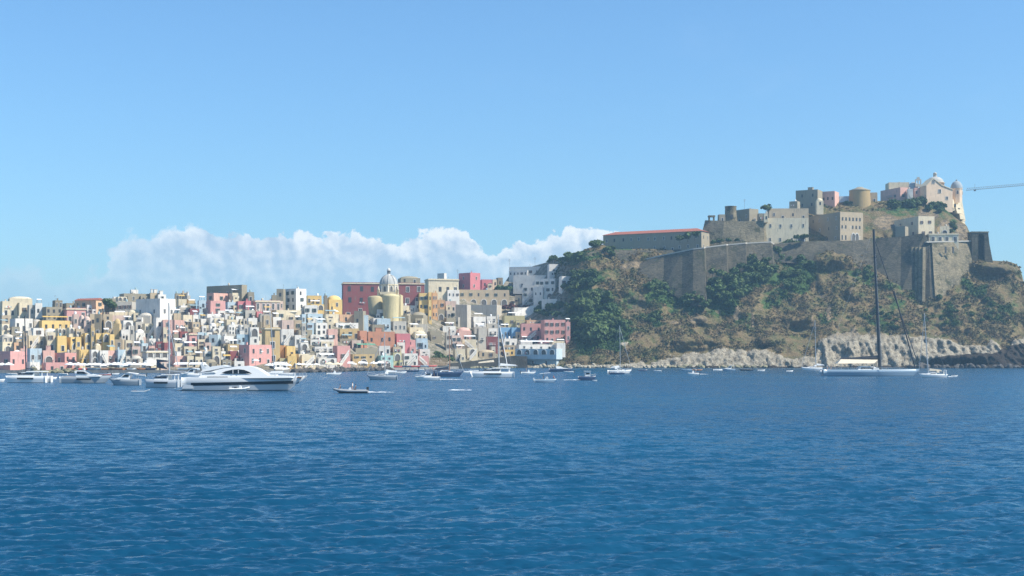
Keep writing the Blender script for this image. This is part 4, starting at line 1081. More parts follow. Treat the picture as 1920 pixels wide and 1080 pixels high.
def arch_tower():
    D = 776; k = D/F; o = empty('arched_tower', at(1838, 492, D), label='dark stone gate tower with a tall open arch at the cliff end', cat='tower')
    b = MB(); d = 7.0
    b.prism([(-16*k,0),(-4*k,0),(-4*k,d),(-16*k,d)], -6, 56*k); b.build('left_pier', M_STONE, o)
    b = MB(); r = [(8*k,0),(15*k,0),(15*k,d),(8*k,d)]; rb = [(8*k,-.5),(27*k,-.5),(27*k,d),(8*k,d)]
    b.add([(x, y, -6) for x, y in rb] + [(x, y, 36*k) for x, y in [(8*k,0),(17*k,0),(17*k,d),(8*k,d)]] + [(x, y, 56*k) for x, y in r],
          [(0,1,5,4),(1,2,6,5),(2,3,7,6),(3,0,4,7),(4,5,9,8),(5,6,10,9),(6,7,11,10),(7,4,8,11),(8,9,10,11)], 0); b.build('right_pier', M_STONE, o)
    b = MB(); rr = 6*k; cz = 48*k; n = 8
    pts = [(-4*k, 56*k), (-4*k, cz)] + [(2*k - rr*math.cos(math.pi*i/n), cz + rr*math.sin(math.pi*i/n)) for i in range(1, n)] + [(8*k, cz), (8*k, 56*k)]
    for i in range(1, n+1):
        a, c = pts[i], pts[i+1]; panel(b, [(a[0], a[1]), (c[0], c[1]), (c[0], 56*k), (a[0], 56*k)], d, 0, 0)
    b.build('arch_head', M_STONE, o)
    b = MB(); y0, y1 = d-1.2, d-.01
    b.box(-4*k+.01, 8*k-.01, y0, y1, -6, 38*k); b.box(-4*k+.01, -2.5*k, y0, y1, 38*k+.01, 56*k-.01); b.box(2.5*k, 8*k-.01, y0, y1, 38*k+.01, 56*k-.01); b.box(-2.5*k, 2.5*k, y0, y1, 47*k, 56*k-.01)
    b.build('back_wall', M_STONE, o)
    b = MB(); b.box(-17*k, 16*k, -.3, d+.3, 56*k+.01, 58*k); b.build('cornice', M_STONE2, o)
arch_tower()
# palace with the red roof
H2(1131,-1,1330,430,470,'X','w12x2',D=780,a=69,depth=13,H=11.6,label='long grey palace with a pinkish red hipped roof on the ridge')
pr = HOUSES[-1]; e = pr['o']; b = MB(); Lr, Ll, Hh = pr['Lr'], pr['Ll'], pr['H']; o_ = .6
b.add([(-o_,-o_,Hh+.02),(Lr+o_,-o_,Hh+.02),(Lr+o_,Ll+o_,Hh+.02),(-o_,Ll+o_,Hh+.02),(Lr/2,Lr/2*.8,Hh+2.3),(Lr/2,Ll-Lr/2*.8,Hh+2.3)], [(0,1,4),(1,2,5,4),(2,3,5),(3,0,4,5),(0,3,2,1)], 0); b.build('tiled_roof', M_TILE, e)
wallrun('sea_wall', [(a, b, c, 696, sD(a, 690)+2, sD(a, 690)-1) for a, b, c in ((840,682,838),(870,679,870),(925,672,925),(962,667,962),(988,668,990))], 12, M_SEAW, 'dark sloping sea wall at the waterline below the arcaded houses')
H2(641,0,796,529,594,'R','w7x3 k',D=sD(718,594)+28,a=3,depth=14,label='large dark red palace with white framed windows behind the domed church')
H2(746,0,788,518,532,'X','v w2',D=sD(718,594)+36,label='grey attic with small white vaults on the roof of the dark red palace')
def domed_church():
    D = sD(727, 602)+2; k = D/F; o = empty('domed_church', at(727, 600, D), label='cream church with a ribbed white dome and rounded apse in mid village', cat='church')
    apm = plaster('cream_apse_plaster', (0.62, 0.52, 0.29), amt=.45)
    b = MB(); b.lathe([(15*k, -6), (14.6*k, 8*k), (15.6*k, 40*k), (16.2*k, 43*k), (16.2*k, 44.5*k), (13*k, 47*k), (.3, 49*k)], 28, (7*k, -3.6)); b.build('apse', apm, o)
    b = MB(); b.lathe([(11*k, -6), (12*k, 8*k), (15*k, 42*k), (12*k, 45*k), (.3, 46.5*k)], 24, (-24*k, 3)); b.build('side_apse', plaster('shaded_apse_plaster', (0.50,0.42,0.24), amt=.6), o)  # side apse: darker copy of the apse plaster, its shade painted in
    b = MB(); b.box(-20*k, 24*k, 1.5, 16, -6, 48*k); b.build('nave', apm, o)
    b = MB(); b.box(-15*k, 15*k, .5, 11, 48*k+.01, 53*k); b.build('crossing', HM['C'], o)
    cx, cy = 0, 6
    for sx in (-1, 1):
        b = MB(); b.lathe([(2.6*k, 44*k), (2.6*k, 56*k), (3*k, 56.3*k), (1.4*k, 60*k), (.1, 64*k)], 8, (sx*18*k, 1.6)); b.build('pinnacle', HM['C'], o)
    b = MB(); b.lathe([(17*k, 50*k), (17*k, 65.5*k), (18.2*k, 66*k), (18.2*k, 67.6*k)], 8, (cx, cy), smooth=False); b.build('drum', HM['C'], o)
    for q in range(8):
        an = (q+.5)*math.pi/4; rr = 17*k*math.cos(math.pi/8)
        link('window', WM['arch'], o, TRS(cx+(rr+.02)*math.cos(an), cy+(rr+.02)*math.sin(an), 53.5*k, an+math.pi/2, 1.5, 2, 2.9))
        an2 = q*math.pi/4; b = MB(); b.tube((cx+17.2*k*math.cos(an2), cy+17.2*k*math.sin(an2), 51*k), (cx+17.2*k*math.cos(an2), cy+17.2*k*math.sin(an2), 65.5*k), .35); b.build('column', HM['W'], o)
    prof = [(16.6*k*math.cos(t), 67.7*k + 18.5*k*math.sin(t)) for t in np.linspace(0, 1.36, 10)]
    b = MB(); b.lathe(prof, 32, (cx, cy)); dm = b.build('dome', M_DOME, o)
    for q in range(8):
        an = q*math.pi/4; b = MB()
        for (r0, z0), (r1, z1) in zip(prof[:-1], prof[1:]):
            b.tube((cx+r0*1.005*math.cos(an), cy+r0*1.005*math.sin(an), z0), (cx+r1*1.005*math.cos(an), cy+r1*1.005*math.sin(an), z1), .26, n=5)
        b.build('rib', M_RIB, dm)
    b = MB(); b.lathe([(3.6*k, 85.5*k), (3.6*k, 87*k), (2.9*k, 87.2*k), (2.9*k, 93*k), (3.8*k, 93.4*k), (3.8*k, 94.3*k)], 10, (cx, cy)); ln = b.build('lantern', HM['W'], o)
    for q in range(5): an = -q*math.pi/4; link('window', WM['bare'], ln, TRS(cx+2.95*k*math.cos(an), cy+2.95*k*math.sin(an), 88*k, an+math.pi/2, .45, 1.5, 1.5))
    b = MB(); b.lathe([(3.3*k*math.cos(t), 94.4*k+4*k*math.sin(t)) for t in np.linspace(0, 1.5, 6)] + [(.1, 100.5*k)], 10, (cx, cy)); b.build('finial', HM['W'], ln)
domed_church()
# crane far behind the summit
def crane():
    D = 930; k = D/F; z1, z2 = at(1812,357,D), at(2010,340,D)
    o = empty('tower_crane', (z2.x, D, 0), label='thin lattice tower crane jib reaching in from the right above the summit', cat='crane')
    M = plain('crane_grey', (0.20, 0.21, 0.22), .6); b = MB(); a = z1 - o.location; c = z2 - o.location; n = 46
    up = Vector((0, 0, 1.5)); y1 = Vector((0, .75, 0))
    for i in range(n):
        p, q = a.lerp(c, i/n), a.lerp(c, (i+1)/n)
        b.tube(p-y1, q-y1, .10, n=4); b.tube(p+y1, q+y1, .10, n=4); b.tube(p+up, q+up, .10, n=4)
        m = (p+q)/2 + up; b.tube(p-y1, m, .06, n=3); b.tube(m, q-y1, .06, n=3); b.tube(p+y1, m, .06, n=3); b.tube(m, q+y1, .06, n=3); b.tube(p-y1, p+y1, .06, n=3)
    b.build('jib', M, o)
    b = MB(); h = c.z
    for x in (-1, 1):
        for y in (-1, 1): b.tube((x, y, -4), (x, y, h+8), .16, n=4)
    for i in range(int(h/3)):
        for x, y, x2, y2 in ((-1,-1,1,-1),(1,-1,1,1),(1,1,-1,1),(-1,1,-1,-1)): b.tube((x,y,-2+i*3), (x2,y2,1+i*3), .07, n=3)
    b.build('mast', M, o); b = MB(); b.box(1.1, 3, -1.1, 1.1, h-3, h-.5); b.build('cab', M, o)
    b = MB(); p = a.lerp(c, .08); b.tube(p, p+Vector((0,0,4)), .1, n=4); b.box(p.x-.6, p.x+.6, -.6, .6, p.z-1.0, p.z-.2); b.build('trolley', M, o)
crane()
for px, y0, y1, D in ((1396, 393, 373, 806), (955, 497, 485, 790), (1003, 494, 482, 795), (858, 513, 505, 820)):
    b = MB(); p = at(px, y0, D); h = (y0-y1)/F*D; b.tube((0,0,-3), (0,0,h), .09, n=4)
    for i in (0, 1, 2): b.tube((-.8, 0, h-.4-i*.5), (.8, 0, h-.4-i*.5), .05, n=3)
    o = b.build('antenna', M_POLE, None); o.location = p
    tag(o, label={1396: 'thin aerial mast behind the round turret', 955: 'thin aerial on the left roof of the white villa', 1003: 'thin aerial near the middle of the white villa roof', 858: 'small aerial above the rose red house roof'}[px], cat='antenna')
# waterfront building that juts out over the sea wall
H2(966,1043,1055,654,672,'B','L5',D=703,a=70,depth=9,sink=.5,label='pale blue waterfront house with a row of big arched windows above the sea')
H2(984,1043,1053,670,689,'B','w2',D=706,a=70,depth=9,label='pale blue lower house under the arched waterfront house at the waterline')
H2(968,0,1040,646,655,'W','n w4',D=712,depth=6,label='white roof terrace with a long canopy above the blue waterfront arches')
H2(1040,0,1060,643,656,'W','n',D=711,label='white roof terrace pergola at the right end of the blue waterfront house')
# ------------------------------------------------------------------ vegetation
def leaf_mat(name, c1, c2, c3):
    m, g, b = newmat(name); p = pos(g); n = g.noise(p, 0.9, 3, 0.6); n2 = g.noise(p, 4.0, 1, 0.5)
    c = g.mix(g.ss(n, 0.36, 0.62), c1, c2); c = g.mix(g.ss(n2, 0.5, 0.7), c, c3)
    oi = g.n.new('ShaderNodeObjectInfo').outputs['Random']; c = g.mix(g.math('MULTIPLY', oi, 0.35), c, (0.10, 0.105, 0.04))
    g._in(b.inputs['Base Color'], c); b.inputs['Roughness'].default_value = 0.75; b.inputs['Specular IOR Level'].default_value = 0.2
    return m
M_LEAF = leaf_mat('leaves', (0.055,0.100,0.030), (0.095,0.150,0.042), (0.145,0.19,0.07)); M_LEAFD = leaf_mat('dark_leaves', (0.040,0.075,0.030), (0.070,0.115,0.038), (0.10,0.15,0.055))
M_BOUG = leaf_mat('bougainvillea', (0.06,0.07,0.03), (0.20,0.05,0.07), (0.25,0.08,0.09)); M_BARK = plain('bark', (0.10,0.075,0.05), 0.9)
def crown_mesh(seed, n=420, flat=1.0, leaf=0.15):
    r = np.random.RandomState(seed); cl = []
    for i in range(13):
        a = r.rand()*6.28; h = r.rand(); q = 0.62*math.sqrt(r.rand()); cl.append((q*math.cos(a), q*math.sin(a), 0.45+0.75*h*flat*(1-.3*q), 0.26+0.2*r.rand()))
    b = MB()
    for i in range(n):
        c = cl[r.randint(len(cl))]; d = r.normal(size=3); d /= np.linalg.norm(d); k = c[3]*(0.72+0.38*r.rand())
        p = Vector((c[0]+d[0]*k, c[1]+d[1]*k, max(.12, c[2]+d[2]*k*.8)))
        nrm = Vector(d + r.normal(size=3)*.55).normalized(); u = nrm.orthogonal().normalized(); u.rotate(Matrix.Rotation(r.rand()*6.28, 3, nrm)); w = nrm.cross(u); s = leaf*(.6+.8*r.rand())
        b.add([p-u*s-w*s*.5, p+u*s*.6-w*s, p+u*s+w*s*.5, p-u*s*.3+w*s], [(0,1,2,3)], 0)
    return b
CROWN = [crown_mesh(i) for i in range(6)]; CROWNM = {}
for mk, mm in (('g', M_LEAF), ('d', M_LEAFD), ('b', M_BOUG)): CROWNM[mk] = [c.mesh('crown_leaves', [mm]) for c in CROWN]
def trunk_mesh():
    b = MB(); b.tube((0,0,-.6), (.03,.02,.45), .06, .045, 6); b.tube((.03,.02,.45), (-.3,.1,.85), .035, .015, 5); b.tube((.03,.02,.45), (.3,-.05,.9), .035, .015, 5); b.tube((.03,.02,.45), (.02,.25,1.0), .03, .012, 5)
    return b.mesh('trunk', [M_BARK])
TRK = trunk_mesh()
def surf_pos(px, py):
    px = np.asarray(px, float); py = np.asarray(py, float); D = surfD(px, py); d, hm = hill_disp(px, py)
    return np.stack([(px-960)/F*D - d*.9*(px-960)/F, D - d*.9, CH+(HZ-py)/F*D - .6*(1-hm) + d*.35*sstep(690, 670, py)*.4], -1)
def tree(px, py, r, kind, label, group, nm='tree', cat='tree', up=1.0):
    p = surf_pos(px, py); o = empty(nm, Vector(p), random.random()*6.28, label=label, cat=cat, group=group)
    s = r*random.uniform(.85, 1.2)
    link('crown', random.choice(CROWNM[kind]), o, TRS(0, 0, -.1*r + (up-1)*r, 0, s, s, s*random.uniform(.8, 1.1)))
    link('trunk', TRK, o, TRS(0, 0, 0, 0, r, r, r*up*.9))
def thicket(cx, cy, rx, ry, n, r0, r1, kind, label, group, nm='tree', cat='tree'):
    for i in range(n):
        a = random.random()*6.28; q = math.sqrt(random.random()); x = cx+rx*q*math.cos(a); y = cy+ry*q*math.sin(a)
        y = max(y, float(top_py(x))+1)
        tree(x, y, random.uniform(r0, r1), kind if random.random() < .75 else ('d' if kind == 'g' else kind), label, group, nm, cat)
thicket(1108, 602, 42, 50, 46, 3.2, 5.6, 'g', 'leafy green tree in the dense thicket right of the long pink house', 'trees of the thicket beside the pink house')
thicket(1150, 612, 26, 30, 14, 2.0, 3.4, 'g', 'small green tree at the dry right edge of the seaside thicket', 'small trees at the edge of the thicket')
thicket(1035, 583, 48, 10, 18, 2.4, 3.8, 'd', 'dark green tree on the slope between the white villa and the pink house', 'trees between villa and pink house')
thicket(1092, 535, 34, 24, 20, 2.4, 4.2, 'd', 'dark green tree on the steep bank right of the white villa', 'trees right of the white villa')
thicket(1062, 486, 48, 8, 16, 2.2, 3.8, 'g', 'green tree on the skyline ridge behind the white villa', 'trees along the ridge behind the villa')
thicket(1118, 461, 14, 5, 7, 2.4, 3.6, 'g', 'green tree on the ridge at the left end of the red roofed palace', 'trees at the palace end')
thicket(1145, 478, 12, 7, 6, 2.2, 3.2, 'd', 'dark tree below the left corner of the red roofed palace', 'dark trees below the palace corner')
thicket(1250, 548, 32, 16, 24, 2.0, 3.6, 'g', 'green bush at the foot of the left retaining wall', 'bushes at the foot of the left wall', 'bush', 'bush')
thicket(1302, 568, 24, 10, 16, 2.4, 4.0, 'd', 'dark bush around the foot of the tallest wall corner', 'bushes around the tallest wall corner', 'bush', 'bush')
thicket(1228, 598, 18, 10, 7, 1.6, 2.6, 'g', 'small green bush on the dry slope under the left retaining wall', 'bushes on the dry left slope', 'bush', 'bush')
thicket(1362, 548, 40, 26, 40, 2.4, 4.4, 'g', 'green bush at the foot of the middle retaining wall', 'bushes at the foot of the middle wall', 'bush', 'bush')
thicket(1418, 516, 36, 22, 34, 2.4, 4.4, 'g', 'leafy bush on the cliff below the cream fortress building', 'bushes below the cream fortress building', 'bush', 'bush')
thicket(1485, 480, 26, 20, 20, 2.2, 4.0, 'd', 'dark tree on the cliff below the ruined palazzo', 'trees below the ruined palazzo')
thicket(1490, 520, 24, 26, 14, 2.0, 3.4, 'g', 'green bush in the gully left of the brown rock knob', 'bushes left of the rock knob', 'bush', 'bush')
thicket(1700, 386, 44, 7, 20, 2.2, 3.8, 'd', 'dark tree on the crag just below the pink hilltop houses', 'trees on the crag below the hilltop houses')
thicket(1756, 392, 18, 8, 9, 1.8, 3.2, 'd', 'dark tree on the crag just below the abbey church', 'trees on the crag below the abbey')
thicket(1788, 434, 6, 14, 5, 1.6, 2.6, 'd', 'dark bush hanging down the crag right of the cream corner building', 'bushes down the crag', 'bush', 'bush')
thicket(1600, 382, 34, 3, 9, 1.2, 2.2, 'g', 'low green bush on the bank below the round ochre tower', 'bushes below the round ochre tower', 'bush', 'bush')
thicket(1660, 600, 46, 24, 16, 1.2, 2.2, 'g', 'small olive bush on the dry slope behind the tall black mast', 'bushes behind the tall mast', 'bush', 'bush')
thicket(1800, 585, 80, 34, 26, 1.2, 2.4, 'g', 'small olive bush on the dry slope below the buttressed bastion', 'bushes below the bastion', 'bush', 'bush')
thicket(1620, 520, 26, 14, 10, 1.2, 2.2, 'g', 'small bush on the slope under the long rampart wall', 'bushes under the rampart', 'bush', 'bush')
def tree_at(px, py, D, r, kind, label, nm='tree', cat='tree', up=1.0, group=None):
    o = empty(nm, at(px, py, D), random.random()*6.28, label=label, cat=cat, group=group)
    link('crown', random.choice(CROWNM[kind]), o, TRS(0, 0, -.1*r+(up-1)*r, 0, r*1.1, r*1.1, r)); link('trunk', TRK, o, TRS(0, 0, 0, 0, r, r, r*up*.9))
tree_at(1437, 396, 806, 3.6, 'd', 'round umbrella pine crown behind the cream fortress building', 'pine_tree', 'pine tree')
tree_at(203, 577, sD(203,585)+3, 3.6, 'd', 'dark green tree between the peach gable house and the grey house')
tree_at(211, 579, sD(211,585), 2.6, 'd', 'smaller dark tree just right of the one by the peach gable house')
for x, y, D, r in ((936,551,sD(936,556),4.2),(947,552,sD(947,556),4.6),(929,558,sD(929,561),3.2),(955,548,sD(955,552),3.6)): tree_at(x, y, D, r, 'd', 'dark green tree between the arcaded house and the white villa', group='dark trees left of the villa')
for x, y, r in ((948,582,2.6),(960,581,3.0),(974,583,2.6),(985,580,2.2)): tree_at(x, y, sD(x, y+4), r, 'b', 'reddish flowering bush on the bank below the white villa', 'bush', 'bush', group='flowering bushes below the villa')
for x, y, r in ((815,678,2.4),(824,676,3.0),(835,680,2.6),(845,678,2.0),(818,667,1.8)): tree_at(x, y, sD(x, y+6), r, 'g', 'green bush above the quay beside the brown reed fence', 'bush', 'bush', group='bushes by the reed fence')
for x, y, r in ((1350,456,2.4),(1366,455,2.2),(1382,454,1.8),(1338,458,2.2)): tree_at(x, y, 783, r, 'd', 'low dark bush on the walkway in front of the pale ruined bastion', 'bush', 'bush', group='bushes on the bastion walkway')
for x, y, r in ((1275,452,2.6),(1290,449,3.2),(1303,446,3.0)): tree_at(x, y, 772, r, 'd', 'leafy bush against the right end of the red roofed palace', 'bush', 'bush', group='bushes against the palace')
for x, y, D, r in ((1330,545,752,3.6),(1341,528,753,3.6),(1352,514,754,3.4),(1348,540,752,3.8),(1366,522,756,3.6),(1378,510,763,3.6),(1390,500,763,3.2),(1404,506,768,3.6),(1414,492,772,3.2),(1425,500,772,3.6),(1436,488,774,3.0),(1336,508,755,2.6),(1310,560,743,3.4),(1292,556,748,3.2),(1320,572,741,3.2),(1372,538,755,3.8),(1398,526,762,3.8),(1420,520,768,3.6)): tree_at(x, y+6, D, r, random.choice('gd'), 'climbing bush growing against the middle of the long retaining wall', 'bush', 'bush', group='bushes climbing the retaining wall')
for x, y, r in ((1494,449,2.4),(1503,448,2.0),(1510,449,2.6)): tree_at(x, y, 783, r, 'd', 'small bush by the dark archway of the cream fortress building', 'bush', 'bush', group='bushes by the archway')
def scrub():
    r = np.random.RandomState(9); n = 26000
    px = r.uniform(1040, 1935, n); tp = top_py(px); py = tp + (688-tp)*r.rand(n)**.9
    rk = np.maximum(blobs(px, py, ROCKS, .5), sstep(-6, 3, py - np.interp(px, *zip(*ROCKTOP)))*(px > 1150)); gr = blobs(px, py, GREEN)
    den = fbm(px*.035, py*.05, 12, 4)
    keep = (rk < .35) & (den > .36) & ~((px > 1130) & (px < 1470) & (py < 466)) & ~((px > 1500) & (px < 1850) & (py > 395) & (py < 447))
    px, py, gr = px[keep], py[keep], gr[keep]; P0 = surf_pos(px, py); m = len(px)
    k = 8; ctr = np.repeat(P0, k, 0); R0 = np.repeat(r.uniform(.35, 1.2, m)*(1+.4*gr), k)
    off = r.normal(size=(m*k, 3)); off /= np.linalg.norm(off, axis=1)[:, None]; off[:, 2] = np.abs(off[:, 2])*.8
    c = ctr + off*R0[:, None]*.75; c[:, 1] -= .3
    nrm = off + r.normal(size=off.shape)*.5; u = np.cross(nrm, r.normal(size=off.shape)); u /= np.linalg.norm(u, axis=1)[:, None]; w = np.cross(nrm, u); w /= np.linalg.norm(w, axis=1)[:, None]
    s = (R0*r.uniform(.3, .55, m*k))[:, None]
    co = np.stack([c-u*s, c-w*s*.8, c+u*s, c+w*s*.7], 1).reshape(-1, 3); q = np.arange(m*k*4).reshape(-1, 4)
    mt, g, b = newmat('scrub_leaves'); p = pos(g); g._in(b.inputs['Base Color'], veg_col(g, p, attr(g, 'green'))); b.inputs['Roughness'].default_value = .9; b.inputs['Specular IOR Level'].default_value = .1
    o = grid_obj('scrub', co, q, mt, False, dict(green=np.repeat(gr, k*4)))
    tag(o, label='dry brown and olive scrub covering the cliff', cat='scrub', kind='stuff')
scrub()
# ------------------------------------------------------------------ boulders, quay, parasols
M_BOP = stone('pale_boulder', (0.42,0.37,0.28), (0.27,0.24,0.18), .8); M_BOD = stone('dark_boulder', (0.07,0.065,0.06), (0.12,0.11,0.10), .8); M_BOT = stone('tan_boulder', (0.30,0.27,0.17), (0.18,0.17,0.11), .8)
def rock_mesh(seed, mat):
    bm = bmesh.new(); bmesh.ops.create_icosphere(bm, subdivisions=2, radius=1); r = np.random.RandomState(seed)
    pl = [(Vector(r.normal(size=3)).normalized(), r.uniform(.55, .85)) for _ in range(9)]
    for v in bm.verts:
        for n, d in pl:
            t = v.co.dot(n)
            if t > d: v.co -= n*(t-d)
        v.co.x *= 1.25; v.co.z *= .8
    me = bpy.data.meshes.new('boulder'); bm.to_mesh(me); bm.free(); me.materials.append(mat); return me
BM = {k: [rock_mesh(i+j*10, m) for i in range(5)] for j, (k, m) in enumerate((('p', M_BOP), ('d', M_BOD), ('t', M_BOT)))}
def boulders(x0, x1, n, kind, s0, s1, dD, label, group, zr=1.6):
    for i in range(n):
        x = lerp(x0, x1, (i+random.random())/n); s = random.uniform(s0, s1); z = random.random()*zr; d = float(shoreD(x)) + dD + z*1.6
        o = link('boulder', random.choice(BM[kind]), None, TRS((x-960)/F*d, d, z*.8+.1, random.random()*6.28, s, s, s*random.uniform(.8, 1.2)), label=label, cat='boulder', group=group)
boulders(1060, 1250, 72, 'p', .9, 1.7, -5, 'pale limestone boulder in the breakwater at the foot of the wooded slope', 'pale breakwater boulders')
boulders(1002, 1046, 16, 'p', .8, 1.5, -6, 'pale boulder at the waterline below the blue waterfront house', 'pale boulders below the blue house')
boulders(548, 735, 70, 'd', .9, 1.6, -17, 'dark wet boulder in the breakwater below the terraced white houses', 'dark breakwater boulders', 1.4)
boulders(735, 850, 22, 'd', .7, 1.2, -14, 'dark boulder along the quay right of the domed church', 'dark boulders right of the church', .8)
boulders(62, 145, 16, 't', .8, 1.5, -17, 'tan boulder on the shore behind the leftmost catamaran', 'tan shore boulders')
boulders(880, 965, 18, 't', .6, 1.2, -6, 'small tan boulder under the dark sea wall', 'boulders under the sea wall', .6)
boulders(1700, 1925, 26, 'd', 1.2, 2.6, -18, 'dark sea worn rock at the waterline on the right shore', 'dark rocks on the right shore', 1.0)
boulders(1245, 1440, 30, 't', .8, 1.7, -5, 'small rock at the waterline under the pale cliff band', 'rocks under the pale cliff band', .8)
b = MB(); M_QUAY = stone('quay_concrete', (0.30,0.28,0.25), (0.22,0.21,0.19), .3)
qx = [-140] + list(range(-60, 861, 40)); vs = []
for x in qx:
    for dd, z in ((-15, -5), (-15, 1.15), (-14.4, 1.15), (-14.4, 1.0), (4, 1.0), (4, -5)): D_ = float(shoreD(x)) + dd; vs.append(((x-960)/F*D_, D_, z))
b.add(vs, [(i*6+j, (i+1)*6+j, (i+1)*6+(j+1) % 6, i*6+(j+1) % 6) for i in range(len(qx)-1) for j in range(6)] + [tuple(range(6)), tuple(range(len(vs)-1, len(vs)-7, -1))], 0)
tag(b.build('quay', M_QUAY), kind='structure')
def parasol_mesh(r, cloth):
    c = MB(); n = 8; h = r*.38
    vs = [(r*math.cos(2*math.pi*(i+.5)/n), r*math.sin(2*math.pi*(i+.5)/n), 2.2) for i in range(n)] + [(.12*math.cos(2*math.pi*(i+.5)/n), .12*math.sin(2*math.pi*(i+.5)/n), 2.2+h) for i in range(n)]
    vs += [(x, y, z-.18) for x, y, z in vs[:n]]
    fs = [(i, (i+1) % n, n+(i+1) % n, n+i) for i in range(n)] + [tuple(range(n, 2*n))] + [(2*n+i, 2*n+(i+1) % n, (i+1) % n, i) for i in range(n)] + [tuple(range(3*n-1, 2*n-1, -1))]
    c.add(vs, fs, 0); p = MB(); p.tube((0,0,0), (0,0,2.25+h), .05, n=6); p.lathe([(.4, 0), (.4, .1), (.08, .14)], 10)
    return c.mesh('canopy', [cloth]), p.mesh('pole', [M_POLE])
M_CREAMC = plain('cream_canvas', (0.72,0.62,0.42), .85, spec=.1)
PM = {(r, c): parasol_mesh(r, M_CLOTH if c == 'w' else M_CREAMC) for r in (1.6, 2.2) for c in 'wc'}
def parasol(px, py, D, r, c, label, group=None, z=None):
    if D is None: D = float(shoreD(px)) - 9 + random.uniform(-2, 2); z = 1.0
    o = empty('parasol', at(px, py, D), random.random(), label=label, cat='parasol', group=group)
    o.location.z -= 2.6 if z is None else 0
    if z is not None: o.location.z = z; o.scale = (random.uniform(.8, 1.15),)*2 + (random.uniform(.88, 1.12),)
    for i, nm in enumerate(('canopy', 'pole')): link(nm, PM[(r, c)][i], o)
for i in range(17): parasol(130+i*9.3+random.uniform(-2, 2), 686.5+random.uniform(-1, 1), None, 2.2, 'w', 'white parasol in the long quayside row above the grey cruiser', 'white parasols along the left quay')
for x in (4, 16): parasol(x, 689, None, 2.2, 'w', 'white parasol on the quay at the far left below the pink house', 'white parasols at the far left')
for x, c in ((505,'w'),(516,'w'),(528,'w'),(538,'w'),(568,'w'),(580,'w'),(593,'w'),(664,'w'),(684,'w'),(700,'w'),(712,'w'),(560,'w')): parasol(x, 684.5+random.uniform(-1, 1), None, 2.2 if x < 545 or x > 690 else 1.6, c, 'white parasol on the quay right of the big motor yacht' if x < 600 else 'white parasol on the quay below the domed church', 'white parasols right of the yacht' if x < 600 else 'white parasols below the church')
for x in (618, 633): parasol(x, 684, None, 2.2, 'c', 'cream parasol on the quay at the foot of the pink stair house', 'cream parasols below the pink house')
for x, y, D, l in ((627,582,sD(627,590),'wide white parasol on the roof terrace left of the dark red palace'),(487,657,sD(487,668)-11,'small white parasol hanging over the terrace of the big pink house'),(479,674,sD(487,685)-6,'lower white parasol on the terrace of the big pink house'),(32,657,sD(32,668)-2,'white parasol on the pink roof terrace above the leftmost catamaran'),
    (433,657,sD(433,668),'white parasol on the terrace of the ochre house left of the pink house'),(447,658,sD(447,668)-3,'tiny white parasol at the left edge of the big pink house')): parasol(x, y, D, 2.2 if x == 627 else 1.6, 'w', l)
def quay_tent(x0, x1, py, label):
    Dq = float(shoreD((x0+x1)/2))-8; a, c = at(x0, py, Dq), at(x1, py, Dq); w = c.x-a.x; o = empty('awning', Vector(((a.x+c.x)/2, Dq, 1.0)), label=label, cat='awning'); b = MB()
    b.add([(-w/2,-1.6,2.3),(w/2,-1.6,2.3),(w/2,1.6,3.0),(-w/2,1.6,3.0),(-w/2,-1.6,2.42),(w/2,-1.6,2.42),(w/2,1.6,3.12),(-w/2,1.6,3.12)], [(0,3,2,1),(4,5,6,7),(0,1,5,4),(1,2,6,5),(2,3,7,6),(3,0,4,7)], 0); b.build('canopy', M_CLOTH, o)
    n = max(2, int(w/3)+1)
    for i in range(n):
        for y, h in ((-1.5, 2.3), (1.5, 2.95)): p = MB(); p.box(-w/2+.05+(w-.2)*i/(n-1), -w/2+.15+(w-.2)*i/(n-1), y-.05, y+.05, 0, h); p.build('post', M_POLE, o)
quay_tent(327, 352, 687, 'long white awning on the quay behind the furled dark sail'); quay_tent(355, 382, 687, 'white awning on the quay behind the stern of the motor yacht')
quay_tent(652, 662, 686, 'small white awning on the quay below the gold house'); quay_tent(672, 682, 686, 'second small white awning on the quay below the gold house, nearer the mint house')
def reed_fence():
    D = sD(802,686)-3; o = empty('reed_fence', at(802, 682, D), label='brown reed fence above the quay right of the white stair houses', cat='fence'); b = MB(); r = random.Random(4)
    w = 38/F*D
    for i in range(60): x = w*i/60; h = 3.0+r.uniform(-.3, .3); b.tube((x, 0, -1), (x+r.uniform(-.05, .05), 0, h), .07, .05, n=5)
    b.box(0, w, .06, .12, 1.0, 1.15); b.box(0, w, .06, .12, 2.2, 2.35); b.build('reeds', plain('dry_reed', (0.42,0.30,0.18), .9), o)
reed_fence()
def stair_path():
    D0 = sD(1010, 575); o = wallrun('stair_path', [(966,586,966,592,D0-4,D0-5),(984,577,984,586,D0-2,D0-3),(1006,571,1006,582,D0,D0-1),(1019,560,1019,572,D0+3,D0+2)], 2.0, HM['W'], 'white walled stair path climbing from the olive yellow house to the villa', cat='stair')
stair_path()
